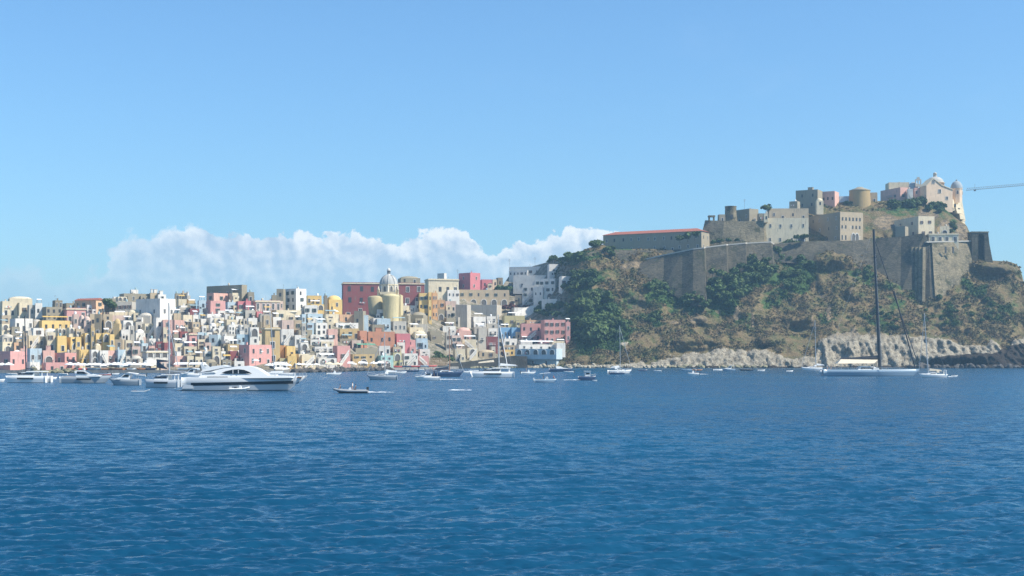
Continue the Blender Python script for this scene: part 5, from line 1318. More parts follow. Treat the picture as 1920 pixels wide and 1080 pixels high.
# ------------------------------------------------------------------ boats
M_GEL = plain('white_gelcoat', (0.72,0.72,0.70), .3); M_GELG = plain('grey_gelcoat', (0.30,0.335,0.36), .25); M_GELS = plain('silver_grey_hull', (0.46,0.49,0.51), .25)
M_GELB = plain('pale_blue_hull', (0.24,0.33,0.41), .25); M_NAVY = plain('navy_hull', (0.03,0.06,0.12), .3); M_BLKH = plain('black_hull', (0.03,0.03,0.035), .35); M_ANTI = plain('dark_waterline', (0.03,0.035,0.04), .5)
M_TINT = plain('tinted_glass', (0.012,0.015,0.02), .08); M_ALU = plain('mast_aluminium', (0.45,0.46,0.47), .4, .3); M_CARB = plain('black_mast', (0.03,0.03,0.035), .4); M_TEAK = plain('teak_deck', (0.35,0.24,0.14), .7)
M_TANC = plain('tan_canvas', (0.66,0.56,0.42), .85); M_BLUC = plain('dark_blue_canvas', (0.025,0.04,0.07), .8); M_TUBE = plain('grey_rubber_tube', (0.32,0.33,0.34), .5); M_BTUBE = plain('dark_rubber_tube', (0.05,0.055,0.06), .5); M_REDP = plain('red_paint', (0.45,0.06,0.05), .5)
M_SKIN = plain('skin', (0.45,0.28,0.2), .6); M_HAIR = plain('hair', (0.04,0.025,0.02), .6); M_SHW = plain('white_shirt', (0.8,0.8,0.78), .8); M_SHD = plain('dark_shirt', (0.05,0.06,0.08), .8); M_WOOD = plain('varnished_wood', (0.30,0.14,0.06), .4)
def hull_mesh(L, B, H, rake=.14, tr=.9, draft=.35, sheer=.18, mats=None, stripe=None, n=22, pw=2.6, flare=.85):
    """x: stern -L/2 to bow L/2; mats: side, deck, antifoul"""
    b = MB(); rows = []
    lev = [(-1, 0.0), (0.02, 1), (.05, 1.5), (.55, 2), (1.0, 3)]
    for i in range(n+1):
        t = i/n; w = B/2*(1 - t**pw)*(tr + (1-tr)*math.sin(min(1, t*2.2)*math.pi/2)) + .02; hd = H*(1 + sheer*(t**2.2) ) ; r = []
        for j, (zf, _) in enumerate(lev):
            z = -draft if j == 0 else (.0 if j == 1 else hd*zf)
            ww = w*(.55 if j == 0 else (flare if j == 1 else lerp(flare, 1, min(1, zf*1.3))))
            x = -L/2 + L*t - rake*L*(1 - max(0, z)/hd)*t**5
            r.append((x, ww, z))
        rows.append(r)
    m = len(lev); vs = []
    for r in rows: vs += [(x, -w, z) for x, w, z in r] + [(x, w, z) for x, w, z in r]
    k = 2*m
    for i in range(n):
        for j in range(m-1):
            a = i*k+j; mi = 2 if j == 0 else 0
            if j == 1: mi = 2
            b.f.append((a, a+k, a+k+1, a+1)); b.m.append(mi); b.sm.append(True)
            a += m; b.f.append((a, a+1, a+k+1, a+k)); b.m.append(mi); b.sm.append(True)
        b.f.append((i*k+m-1, (i+1)*k+m-1, (i+1)*k+2*m-1, i*k+2*m-1)); b.m.append(1); b.sm.append(False)
        b.f.append((i*k, i*k+m, (i+1)*k+m, (i+1)*k)); b.m.append(2); b.sm.append(False)
    b.f.append(tuple(range(m-1, -1, -1)) + tuple(range(m, 2*m))); b.m.append(0); b.sm.append(False)
    b.f.append(tuple(n*k+q for q in range(m)) + tuple(n*k+q for q in range(2*m-1, m-1, -1))); b.m.append(0); b.sm.append(False)
    b.v = vs; return b
def solid(b, prof, hw0, hw1, m=0, y=0.0, smooth=False):
    """side profile (x,z) swept across the beam, half width hw0 at its lowest to hw1 at its top"""
    z0 = min(p[1] for p in prof); z1 = max(p[1] for p in prof); n = len(prof)
    hw = [lerp(hw0, hw1, (p[1]-z0)/max(z1-z0, .01)) for p in prof]
    vs = [(p[0], y-h, p[1]) for p, h in zip(prof, hw)] + [(p[0], y+h, p[1]) for p, h in zip(prof, hw)]
    b.add(vs, [tuple(range(n)), tuple(range(2*n-1, n-1, -1))] + [(i, n+i, n+(i+1) % n, (i+1) % n) for i in range(n)], m, smooth)
def part(o, name, mat, fn):
    b = MB(); fn(b); return b.build(name, mat, o)
def boat_at(name, px, py, heading, label, cat, group=None, dz=0.0):
    D = F*CH/(py-HZ); p = at(px, py, D); p.z = dz
    return empty(name, p, R(heading), label=label, cat=cat, group=group)
def scl(px, py): return px*(CH/(py-HZ))          # photo pixels at this waterline row to metres
def line(o, name, a, c, r, mat, n=5): return part(o, name, mat, lambda b: b.tube(a, c, r, n=n))
def person_mesh(seat=False, arm=0.3):
    if seat: J = [(0,0,.05),(0,0,.28),(0,.0,.5),(0,0,.6),(.0,0,.76),(.40,-.10,.06),(.42,-.11,-.36),(.40,.10,.06),(.42,.11,-.36),(.05,-.2,.46),(.15,-.24,.2),(.34,-.18,.12),(.05,.2,.46),(.15,.24,.2),(.34,.18,.12)]
    else: J = [(0,0,.92),(0,0,1.16),(0,0,1.40),(0,0,1.50),(.01,0,1.66),(.03,-.10,.5),(0,-.11,.04),(.01,.10,.5),(-.04,.11,.04),(0,-.2,1.38),(.05,-.26,1.1),(.05+arm,-.22,.98),(0,.2,1.38),(.02,.26,1.1),(.12,.25,.86)]
    E = [(0,1),(1,2),(2,3),(3,4),(0,5),(5,6),(0,7),(7,8),(2,9),(9,10),(10,11),(2,12),(12,13),(13,14)]
    Rr = [.15,.13,.15,.06,.105,.075,.045,.075,.045,.06,.042,.03,.06,.042,.03]
    me = bpy.data.meshes.new('body'); me.from_pydata(J, E, []); ob = bpy.data.objects.new('tmp', me); COL.objects.link(ob)
    ob.modifiers.new('s', 'SKIN'); 
    for i, v in enumerate(me.skin_vertices[0].data): v.radius = (Rr[i], Rr[i]); v.use_root = (i == 0)
    sb_ = ob.modifiers.new('u', 'SUBSURF'); sb_.levels = 1; sb_.render_levels = 1
    dg = bpy.context.evaluated_depsgraph_get(); dg.update(); ev = ob.evaluated_get(dg); out = bpy.data.meshes.new_from_object(ev); out.name = 'body'
    bpy.data.objects.remove(ob); out.materials.clear(); out.materials.append(M_SKIN)
    for p_ in out.polygons: p_.use_smooth = True
    b = MB(); z = -.86 if seat else 0
    b.lathe([(.18, 1.0+z), (.175, 1.2+z), (.20, 1.38+z), (.12, 1.47+z)], 10, sx=.75); b2 = MB()
    b2.lathe([(.115, 1.66+z), (.12, 1.72+z), (.09, 1.79+z), (.02, 1.82+z)], 8)
    return out, b, b2
PMS = {False: person_mesh(False), True: person_mesh(True)}
SHIRT = {(s, c): PMS[s][1].mesh('shirt', [m]) for s in (False, True) for c, m in (('w', M_SHW), ('d', M_SHD), ('r', M_REDP))}
HAIRM = {s: PMS[s][2].mesh('hair', [M_HAIR]) for s in (False, True)}
def person(boat, x, y, z, rz, c, label, seat=False):
    o = empty('person', boat.matrix_basis @ Vector((x, y, z)), boat.rotation_euler.z + rz, label=label, cat='person')
    link('body', PMS[seat][0], o); link('shirt', SHIRT[(seat, c)], o); link('hair', HAIRM[seat], o)
# ---- big motor yacht
def motor_yacht():
    py = 732; L = scl(231, py); o = boat_at('motor_yacht', 462, py, 0, 'large silver white motor yacht with curved dark side windows, bow to the right', 'motor yacht')
    q = L/231; X = lambda px: (px-462)*q; Z = lambda y: (732-y)*q       # photo pixel to metres on the side elevation
    b = hull_mesh(L, 6.4, 2.85, rake=.16, tr=.92, draft=.6, sheer=.12); b.build('hull', [M_GELS, M_GEL, M_ANTI], o)
    part(o, 'swim_platform', M_GEL, lambda b: b.box(X(333), X(349), -2.4, 2.4, .4, .65))
    hw = 3.0
    part(o, 'hull_window_band', M_TINT, lambda b: [panel(b, [(X(363), Z(722)), (X(545), Z(718.5)), (X(552), Z(714)), (X(545), Z(715.2)), (X(366), Z(717.5))], -s*0-3.12, -3.26, 0) for s in (1,)])
    def band(b):
        n = 30
        for s in (-1, 1):
            vs = []
            for i in range(n+1):
                x = lerp(X(364), X(551), i/n); t = (x + L/2)/L; hd = 3.1*(1+.12*t**2.2); w = (6.4/2*(1 - t**2.6)*(.92+.08*math.sin(min(1, t*2.2)*math.pi/2)) + .02)
                zc = lerp(Z(720), Z(716.5), i/n); hgt = .32
                f = lambda z: lerp(.85, 1, min(1, z/hd*1.3))*w + .035
                vs += [(x, s*f(zc-hgt), zc-hgt), (x, s*f(zc+hgt), zc+hgt)]
            b.add(vs, [(2*i, 2*i+2, 2*i+3, 2*i+1) for i in range(n)], 0)
    for ch in list(o.children):
        if ch.name.startswith('hull_window_band'): bpy.data.objects.remove(ch)
    part(o, 'hull_window_band', M_TINT, band)
    # coachroof with the long curved sweep
    P = [(378,706),(386,700),(398,697.5),(412,693),(430,689),(450,686.5),(466,686),(478,688),(488,692),(497,698),(506,704),(530,704.5),(548,706),(552,708),(378,709)]
    part(o, 'superstructure', M_GEL, lambda b: solid(b, [(X(x), Z(y)) for x, y in P][::-1], 2.75, 1.9))
    gl = [(420,699),(428,695.5),(440,692.8),(452,692),(462,693.2),(470,696.2),(477,700),(450,700.3),(430,700.2)]
    for s in (-1, 1):
        part(o, 'side_window', M_TINT, lambda b: panel(b, [(X(x), Z(y)) for x, y in gl][::-1], s*2.46-.12, s*2.46+.12 if s > 0 else s*2.46-.16, 0))
    for x in (441, 451): part(o, 'window_pillar', M_GEL, lambda b: [b.box(X(x), X(x)+.14, s*2.66-.06, s*2.66+.06, Z(700), Z(693)) for s in (-1, 1)])
    part(o, 'aft_window', M_TINT, lambda b: [b.box(X(394), X(432), s*2.81-.05, s*2.81+.05, Z(708.3), Z(705.8)) for s in (-1, 1)])
    part(o, 'flybridge', M_GEL, lambda b: (solid(b, [(X(x), Z(y)) for x, y in [(380,697.5),(384,694),(392,691),(402,686.5),(420,684.5),(432,687),(444,686),(420,690),(400,694)]][::-1], 2.3, 2.0)))
    part(o, 'radar_arch', M_GEL, lambda b: [solid(b, [(X(x), Z(y)) for x, y in [(383,694),(380,683),(384,683),(391,690),(396,692)]][::-1], .12, .12, y=s*1.9) for s in (-1, 1)])
    part(o, 'arch_beam', M_GEL, lambda b: b.box(X(380), X(384), -1.9, 1.9, Z(684.5), Z(682.5)))
    part(o, 'radar_dome', M_GEL, lambda b: b.lathe([(.5, Z(682.4)), (.55, Z(681)), (.3, Z(679.5)), (.02, Z(679))], 12, (X(382), 0)))
    part(o, 'aft_overhang', M_GEL, lambda b: solid(b, [(X(x), Z(y)) for x, y in [(376,698.5),(404,696.5),(410,698.5),(378,700.5)]][::-1], 2.6, 2.6))
    part(o, 'cockpit_table', M_TEAK, lambda b: b.box(X(384), X(392), -1.2, 1.2, Z(709), Z(706)))
    part(o, 'transom', M_GELS, lambda b: solid(b, [(X(x), Z(y)) for x, y in [(347,728),(352,716),(366,710),(368,728)]][::-1], 2.9, 2.7))
    part(o, 'sunbed', M_GEL, lambda b: b.box(X(494), X(520), -1.3, 1.3, Z(704.5), Z(702.2)))
    def rail(b):
        for s in (-1, 1):
            prev = None
            for i in range(12):
                x = lerp(X(505), X(574), i/11); t = (x+L/2)/L; y = s*(3.15*(1-t**2.6)+.02); p = (x, y, Z(707)+.9)
                b.tube((x, y, Z(709)), p, .035, n=4)
                if prev: b.tube(prev, p, .04, n=4)
                prev = p
    part(o, 'bow_rail', M_ALU, rail)
    part(o, 'anchor', M_ANTI, lambda b: b.tube((L/2-1.0, 0, 3.0), (L/2-2.4, 0, 1.5), .16, n=6))
    part(o, 'bow_pulpit_seat', M_WOOD, lambda b: b.box(X(553), X(566), -.6, .6, Z(708.6), Z(706.5)))
motor_yacht()
# ---- cruisers and small craft
def cruiser(name, px, py, Lpx, head, label, cat, Hh=1.15, B=3.2, hm=M_GEL, cab=1.0, win=True, canopy=None, group=None, outb=False, stripe=None, arch=True):
    L = scl(Lpx, py); o = boat_at(name, px, py, head, label, cat, group)
    hull_mesh(L, min(B, L*.34), Hh, mats=None).build('hull', [hm, M_GEL, M_ANTI], o); b2 = min(B, L*.34)/2
    c = cab
    if c: part(o, 'cabin', M_GEL, lambda b: solid(b, [(-.18*L, Hh*.98), (.30*L, Hh*1.0), (.26*L, Hh+.25*c), (.10*L, Hh+.55*c), (-.02*L, Hh+1.35*c), (-.16*L, Hh+1.4*c), (-.22*L, Hh+1.25*c)], b2*.8, b2*.6))
    if win and c:
        for s in (-1, 1): part(o, 'side_window', M_TINT, lambda b: panel(b, [(-.16*L, Hh+.65*c), (.06*L, Hh+.65*c), (-.03*L, Hh+1.15*c), (-.16*L, Hh+1.2*c)], s*b2*.72-.08, s*b2*.72+.1*s - (.16 if s < 0 else 0), 0))
        part(o, 'windscreen', M_TINT, lambda b: b.add([(.105*L, -b2*.55, Hh+.58*c), (.105*L, b2*.55, Hh+.58*c), (-.01*L, b2*.52, Hh+1.36*c), (-.01*L, -b2*.52, Hh+1.36*c)], [(0,1,2,3)], 0))
    if stripe: part(o, 'hull_window', M_TINT, lambda b: [b.box(-.16*L, .12*L, s*b2*.97-.07, s*b2*.97+.05, Hh*.48, Hh*.75) for s in (-1, 1)])
    if canopy: 
        part(o, 'canopy', canopy, lambda b: solid(b, [(-.42*L, Hh+1.45), (-.12*L, Hh+1.75), (-.08*L, Hh+1.62), (-.42*L, Hh+1.32)][::-1], b2*.8, b2*.8))
        for x in (-.40, -.14):
            for s in (-1, 1): line(o, 'canopy_post', (x*L, s*b2*.72, Hh*.9), (x*L, s*b2*.72, Hh+1.5), .035, M_ALU)
    part(o, 'cockpit', M_TEAK, lambda b: b.box(-.44*L, -.2*L, -b2*.6, b2*.6, Hh*.9, Hh*1.0+.06))
    if arch: part(o, 'bow_rail', M_ALU, lambda b: [b.tube((.2*L, s*b2*.85, Hh+.45), (.485*L, s*.03, Hh*1.15+.5), .03, n=4) for s in (-1, 1)] + [b.tube((.32*L, s*b2*.62, Hh), (.32*L, s*b2*.62, Hh+.5), .025, n=4) for s in (-1, 1)])
    if outb: part(o, 'outboard_motor', M_GEL if outb == 'w' else M_ANTI, lambda b: (b.box(-.5*L-.35, -.5*L-.02, -.18, .18, .3, Hh+.45), b.box(-.5*L-.22, -.5*L-.1, -.08, .08, -.4, .3)))
    return o, L
cruiser('motor_cruiser', 163, 718, 95, 0, 'grey sleek motor cruiser with a sloping dark foredeck, right of the leftmost catamaran', 'motor cruiser', 1.75, 3.9, M_GELG, 1.15, stripe=True)
cruiser('motor_cruiser', 234, 722, 58, 180, 'short white motor cruiser with a rounded white canopy between two larger boats', 'motor cruiser', 1.45, 3.0, M_GELG, 1.0, canopy=M_CLOTH)
cruiser('motor_cruiser', 357, 709, 40, 180, 'white sport cruiser hidden behind the stern of the big motor yacht', 'motor cruiser', 1.5, 3.0, M_GEL, 1.0, canopy=M_CLOTH)
o, L = cruiser('cabin_boat', 800, 713, 50, 180, 'white cabin boat with a dark bimini leaving a white wake', 'cabin boat', 1.1, 2.6, M_GEL, 0.8, canopy=M_BLUC)
person(o, -.28*L, 0, 1.1, 0, 'd', 'person in a dark shirt standing under the dark bimini of the white cabin boat')
o, L = cruiser('fishing_boat', 1101, 713, 35, 0, 'dark hulled fishing boat with a small white wheelhouse in open water', 'fishing boat', 1.15, 2.2, M_NAVY, 0, canopy=None)
part(o, 'wheelhouse', M_GEL, lambda b: b.box(-.6, .9, -.7, .7, 1.1, 2.4)); part(o, 'wheelhouse_window', M_TINT, lambda b: b.box(-.4, .7, -.74, .74, 1.75, 2.2)); part(o, 'wheelhouse_roof', M_GEL, lambda b: b.box(-1.0, 1.1, -.9, .9, 2.6, 2.72)); part(o, 'roof_frame', M_ALU, lambda b: b.box(-.9, -.8, -.8, .8, 1.1, 2.598))
o, L = cruiser('console_boat', 1023, 717, 42, 0, 'pale open boat with a white T shaped sunroof, people aboard', 'open boat', .8, 2.3, M_GELB, 0, arch=False, outb='w')
part(o, 'sunroof', M_CLOTH, lambda b: solid(b, [(-1.6, 2.45), (1.3, 2.7), (1.3, 2.6), (-1.6, 2.35)][::-1], 1.0, 1.0)); part(o, 'console', M_GEL, lambda b: solid(b, [(-.2, .8), (.7, .8), (.4, 1.8), (.1, 1.9)], .45, .35)); [line(o, 'roof_post', (x, s*.5, .8), (x*.3-.2, s*.6, 2.45), .05, M_ALU) for x in (-1.0, .9) for s in (-1, 1)]
person(o, -.6, .1, .8, 0, 'w', 'person in a white shirt at the console under the white sunroof'); person(o, 2.2, 0, 1.1, 0, 'r', 'person in a red shirt sitting on the bow of the sunroof boat', True)
SMALL = [(627,703,28,0,M_GEL,'white open boat with passengers in front of the dark boulders','w'),(991,701,28,0,M_GEL,'white open boat with a red cushion below the blue waterfront house','r'),(1158,702,30,0,M_NAVY,'low dark boat moored in front of the sloop by the wooded slope','d'),
  (1300,703,22,180,M_GEL,'bright white boat with a helmsman crossing in front of the moored row','w'),(1481,697,13,0,M_GEL,'tiny white dinghy alone under the pale cliff','w')]
for px, py, lp, hd, hm, lab, c in SMALL:
    o, L = cruiser('open_boat', px, py, lp, hd, lab, 'open boat', .7 if lp > 15 else .45, 2.0, hm, 0, arch=lp > 25, outb='d' if lp > 20 else False)
    if lp > 20:
        part(o, 'console', M_GEL, lambda b: solid(b, [(-.3, .7), (.5, .7), (.3, 1.5), (-.1, 1.6)], .4, .3))
        if px != 1158: person(o, -.9, 0, .7, 0, c if c != 'r' else 'd', 'person standing at the helm of the ' + {627: 'open boat by the dark boulders', 991: 'open boat below the blue house', 1300: 'bright white boat near the moored row'}[px])
ROWB = [(100,711,14,M_GEL,'small white boat behind the stern of the leftmost catamaran'),(1206,696,17,M_NAVY,'small dark moored boat at the end of the pale boulders'),(1287,695,22,M_GELB,'pale blue moored boat, leftmost by the right shore'),(1308,695,20,M_WOOD,'wooden boat in the row moored at the right shore'),
  (1347,695,20,M_GEL,'white open boat in the middle of the row at the right shore'),(1398,695,26,M_BLKH,'dark barge shaped boat at the right end of the moored row'),(1066,699,20,M_GEL,'small white dinghy in front of the blue covered boat'),(752,700,22,M_GEL,'white boat in front of the quay right of the grey sailboat'),
  (772,697,24,M_NAVY,'navy boat moored behind the white cabin boat'),(786,695,20,M_GEL,'white boat moored behind the white cabin boat'),(870,699,26,M_GEL,'long white boat right of the old navy ketch'),(888,697,20,M_GEL,'white boat behind the bow of the large white catamaran'),(735,697,18,M_GELB,'pale blue boat on the quay right of the church'),
  (22,703,22,M_GEL,'white boat moored behind the leftmost catamaran'),(118,703,22,M_GEL,'white moored boat with tan rocks behind it'),(196,705,26,M_REDP,'red sided boat moored behind the short white cruiser'),(214,703,22,M_GEL,'white boat moored beside the red sided boat'),(262,706,24,M_GEL,'white boat moored left of the mast with the dark sail'),(1115,715,9,M_GEL,'tiny white tender beside the dark fishing boat'),
  (1232,697,16,M_GEL,'small white boat in front of the pale boulders'),(1428,696,14,M_GEL,'small white boat under the pale cliff right of the barge'),(1790,706,12,M_GEL,'tiny inflatable trailing behind the small white sailboat')]
for px, py, lp, hm, lab in ROWB:
    L = scl(lp, py); o = boat_at('rowing_boat', px, py, random.choice((0, 180))+random.uniform(-12, 12), lab, 'small boat')
    hull_mesh(L, L*.34, .6 if lp > 12 else .35, draft=.15).build('hull', [hm, M_GEL, M_ANTI], o); part(o, 'thwart', M_WOOD, lambda b: b.box(-.15, .15, -L*.15, L*.15, .62, .68)); part(o, 'thwart', M_WOOD, lambda b: b.box(-.35*L, -.28*L, -L*.14, L*.14, .62, .68))
    if lp >= 20: part(o, 'outboard_motor', M_ANTI, lambda b: b.box(-.5*L-.3, -.5*L-.02, -.15, .15, .1, 1.1))
o, L = cruiser('covered_boat', 1052, 697, 46, 0, 'blue hulled boat with a long white cover against the pale boulders', 'covered boat', 1.3, 3.0, M_NAVY, .7, win=False, arch=False)
o, L = cruiser('cabin_boat', 1366, 696, 26, 180, 'blue and white cabin boat in the row moored at the right shore', 'cabin boat', 1.0, 2.3, M_GELB, .9, canopy=M_CLOTH)
def rib(px, py, lp, head, label, hm, tube, cat='inflatable boat', big=True):
    L = scl(lp, py); o = boat_at('inflatable_boat', px, py, head, label, cat); hull_mesh(L*.94, L*.26, .45, draft=.2, sheer=.5).build('hull', [hm, M_GELG, M_ANTI], o); r = L*.036
    def tb(b):
        for s in (-1, 1):
            pts = [(-L*.5, s*L*.14, .42), (L*.1, s*L*.145, .45), (L*.3, s*L*.11, .55), (L*.42, s*L*.06, .68), (L*.49, 0, .8)]
            for a, c in zip(pts[:-1], pts[1:]): b.tube(a, c, r, r, 8)
    part(o, 'tube', tube, tb); part(o, 'outboard_motor', M_ANTI if big else M_GEL, lambda b: (b.box(-L*.5-.1, -L*.5+.35, -.2, .2, .6, 1.25 if big else .95), b.box(-L*.5, -L*.5+.15, -.08, .08, -.3, .6)))
    part(o, 'console', M_GEL, lambda b: solid(b, [(-.1, .4), (.5, .4), (.35, 1.1), (.0, 1.2)], .35, .28)); part(o, 'seat', M_BTUBE, lambda b: b.box(-1.1, -.6, -.35, .35, .4, .85))
    return o, L
o, L = rib(658, 737, 65, 180, 'dark inflatable boat with grey tubes in the foreground carrying two people', M_BLKH, M_TUBE)
person(o, -.3, 0, .45, 0, 'w', 'person in a white shirt standing at the helm of the dark inflatable boat'); person(o, 2.1, .3, .85, 0, 'd', 'person in dark clothes sitting near the bow of the dark inflatable', True); person(o, -1.0, .2, .85, 0, 'd', 'person in dark clothes sitting behind the standing helmsman of the inflatable', True)
rib(449, 733, 37, 0, 'white inflatable tender floating alongside the big motor yacht', M_GEL, M_CLOTH, big=False)
L = scl(35, 735); o = boat_at('paddle_board', 263, 735, 0, 'thin pale paddle board drifting left of the big motor yacht', 'paddle board')
part(o, 'board', [M_GEL], lambda b: solid(b, [(-L/2, .12), (-L*.3, .06), (L*.3, .08), (L/2, .42), (L*.46, .5), (L*.2, .24), (-L*.45, .24)], .38, .38)); part(o, 'deck_pad', M_WOOD, lambda b: b.box(-L*.42, -L*.2, -.22, .22, .24, .27))
# ---- sailing boats
def mast_rig(o, L, H, xm, mh, rake, mat, rad, boomlen, boomz, bdir=-1, cover=None, fore=None, shroud=True, spread=2, fr=.03, B=3):
    top = (xm + rake, 0, mh); part(o, 'mast', mat, lambda b: b.tube((xm, 0, H*.8), top, rad*1.25, rad*.85, 8))
    for i in range(spread):
        z = lerp(H, mh, (i+1)/(spread+1.0)); x = lerp(xm, xm+rake, z/mh); line(o, 'spreader', (x, -B*.28, z), (x, B*.28, z), rad*.3, mat)
    if shroud:
        for s in (-1, 1): line(o, 'shroud', (xm, s*B*.45, H), (xm+rake*.95, 0, mh*.95), fr*.6, M_ALU, 4)
        line(o, 'backstay', (-L*.49, 0, H), top, fr*.6, M_ALU, 4)
    if boomlen: 
        bo = line(o, 'boom', (xm, 0, boomz), (xm+bdir*boomlen, 0, boomz-.1), rad*.9, mat, 6)
        if cover: part(bo, 'sail_cover', cover, lambda b: solid(b, [(xm+bdir*.3, boomz+.05), (xm+bdir*boomlen*.95, boomz+.0), (xm+bdir*boomlen*.9, boomz+.35), (xm+bdir*.4, boomz+.85)] if bdir > 0 else [(xm+bdir*boomlen*.95, boomz+.0), (xm+bdir*.3, boomz+.05), (xm+bdir*.4, boomz+.85), (xm+bdir*boomlen*.9, boomz+.35)], .22, .1))
    if fore: line(o, 'forestay', (L*.49, 0, H*1.15), (xm+rake*fore, 0, mh*fore), fr*2.2, M_ALU if mat != M_CARB else M_CARB, 6)
def sloop(px, py, lp, head, label, hm, mpx, mtop, mtoppx, H=1.1, B=None, cover=M_CLOTH, mat=M_ALU, rad=.10, fore=.95, cab=True, name='sailing_boat', cat='sailing boat', bdir=-1, boom=.4):
    q = CH/(py-HZ); L = lp*q; o = boat_at(name, px, py, head, label, cat); sg = 1 if head == 0 else -1; B = B or L*.29
    hull_mesh(L, B, H, rake=.12, tr=.7, sheer=.25, pw=2.2).build('hull', [hm, M_GEL, M_ANTI], o)
    if cab:
        part(o, 'cabin', M_GEL, lambda b: solid(b, [(-.12*L, H), (.24*L, H), (.20*L, H+.25), (.02*L, H+.5), (-.12*L, H+.55)], B*.28, B*.22)); part(o, 'cabin_window', M_TINT, lambda b: [b.box(-.08*L, .10*L, s*B*.27-.04, s*B*.27+.04, H+.14, H+.32) for s in (-1, 1)])
        part(o, 'sprayhood', cover or M_CLOTH, lambda b: solid(b, [(-.20*L, H+.4), (-.10*L, H+.5), (-.12*L, H+1.15), (-.20*L, H+1.2)], B*.3, B*.24))
    part(o, 'guard_rail', M_ALU, lambda b: [b.tube((-.48*L, s*B*.34, H+.6), (.2*L, s*B*.44, H+.65), .025, n=4) for s in (-1, 1)] + [b.tube((.2*L, s*B*.44, H+.65), (.49*L, 0, H*1.25+.6), .025, n=4) for s in (-1, 1)])
    mast_rig(o, L, H, (mpx-px)*q*sg, (py-mtop)*q, (mtoppx-mpx)*q*sg, mat, rad, L*boom, H+1.0, bdir, cover, fore, B=B)
    return o, L
sloop(716, 712, 58, 180, 'grey hulled sailboat anchored below the domed church', M_GELG, 722, 625, 721, H=1.25)
sloop(1162, 700, 46, 0, 'white sailboat with a leaning forestay in front of the brown lower slope', M_GEL, 1163, 610, 1162, H=1.2, cover=M_CLOTH)
sloop(1522, 694.5, 40, 180, 'small distant white sailboat left of the large sloop', M_GEL, 1530, 600, 1528, H=1.3, rad=.13)
o, L = sloop(1749, 708, 54, 180, 'small white sailboat anchored beside the bow of the large sloop', M_GEL, 1740.5, 587, 1733, H=1.15, cover=M_TANC, rad=.13, boom=.5)
part(o, 'stern_arch', M_GEL, lambda b: (b.box(-.44*L, -.41*L, -1.2, -1.08, 1.1, 2.4), b.box(-.44*L, -.41*L, 1.08, 1.2, 1.1, 2.4), b.box(-.46*L, -.36*L, -1.2, 1.2, 2.402, 2.5)))
o, L = sloop(834, 706, 72, 0, 'old navy hulled ketch with a dark mast moored below the rubble slope', M_NAVY, 843, 613, 842, H=1.5, cover=M_BLUC, mat=M_WOOD, rad=.15, cab=True, fore=.93)
person(o, -4.0, .2, 1.5, 0, 'r', 'person in a red shirt on the stern of the old navy ketch')
def mega_sloop():
    py = 705; q = CH/(py-HZ); L = 184*q; H = 12*q; o = boat_at('sailing_yacht', 1633, py, 0, 'very large pale blue sloop with an extremely tall black mast', 'sailing yacht'); B = 7.0
    X = lambda px: (px-1633)*q; Z = lambda y: (705-y)*q
    hull_mesh(L, B, H, rake=.05, tr=.75, sheer=.06, pw=2.4, flare=.8).build('hull', [M_GELB, M_GEL, M_ANTI], o)
    part(o, 'deckhouse', M_GEL, lambda b: solid(b, [(X(1606), H), (X(1645), H), (X(1638), H+1.0), (X(1612), H+1.3)], 2.0, 1.5)); part(o, 'deckhouse_window', M_TINT, lambda b: [b.box(X(1611), X(1636), s*1.9-.08, s*1.9+.08, H+.35, H+.8) for s in (-1, 1)])
    part(o, 'awning', M_TANC, lambda b: solid(b, [(X(1567), Z(681.5)), (X(1636), Z(681)), (X(1645), Z(674.5)), (X(1576), Z(673.5))], 2.6, .5))
    for x in (1574, 1594, 1620):
        for s in (-1, 1): line(o, 'awning_post', (X(x), s*2.4, H), (X(x), s*2.4, Z(681)), .05, M_ALU)
    mast_rig(o, L, H, X(1650), Z(430), X(1638)-X(1650), M_CARB, .48, X(1648)-X(1574), Z(672), -1, None, None, True, 4, .05, B)
    part(o, 'furled_mainsail', M_CARB, lambda b: solid(b, [(X(1578), Z(672)), (X(1646), Z(671)), (X(1646), Z(666)), (X(1600), Z(670))], .3, .15))
    line(o, 'forestay', (X(1722), 0, Z(684)), (X(1641), 0, Z(452)), .14, M_CARB, 6); line(o, 'inner_forestay', (X(1716), 0, Z(690)), (X(1676), 0, Z(545)), .22, M_CARB, 6)
    part(o, 'guard_rail', M_ALU, lambda b: [b.tube((X(1545), s*2.4, H+.8), (X(1690), s*3.2, H+.8), .03, n=4) for s in (-1, 1)] + [b.tube((X(x), s*2.8, H), (X(x), s*2.8, H+.8), .03, n=4) for s in (-1, 1) for x in range(1550, 1690, 12)])
    part(o, 'tender', M_GEL, lambda b: b.box(X(1634), X(1645), -2.3, -.9, H, H+.6)); part(o, 'fender', M_GEL, lambda b: b.lathe([(.1, Z(701)), (.5, Z(699)), (.5, Z(696)), (.1, Z(694))], 10, (X(1541)-.6, -1)))
    for x, c, l in ((1550, 'w', 'leftmost person standing on the stern of the very large sloop'), (1557, 'd', 'person in dark clothes standing on the stern of the very large sloop')): person(o, X(x), -.8, H, random.random()*3, c, l)
mega_sloop()
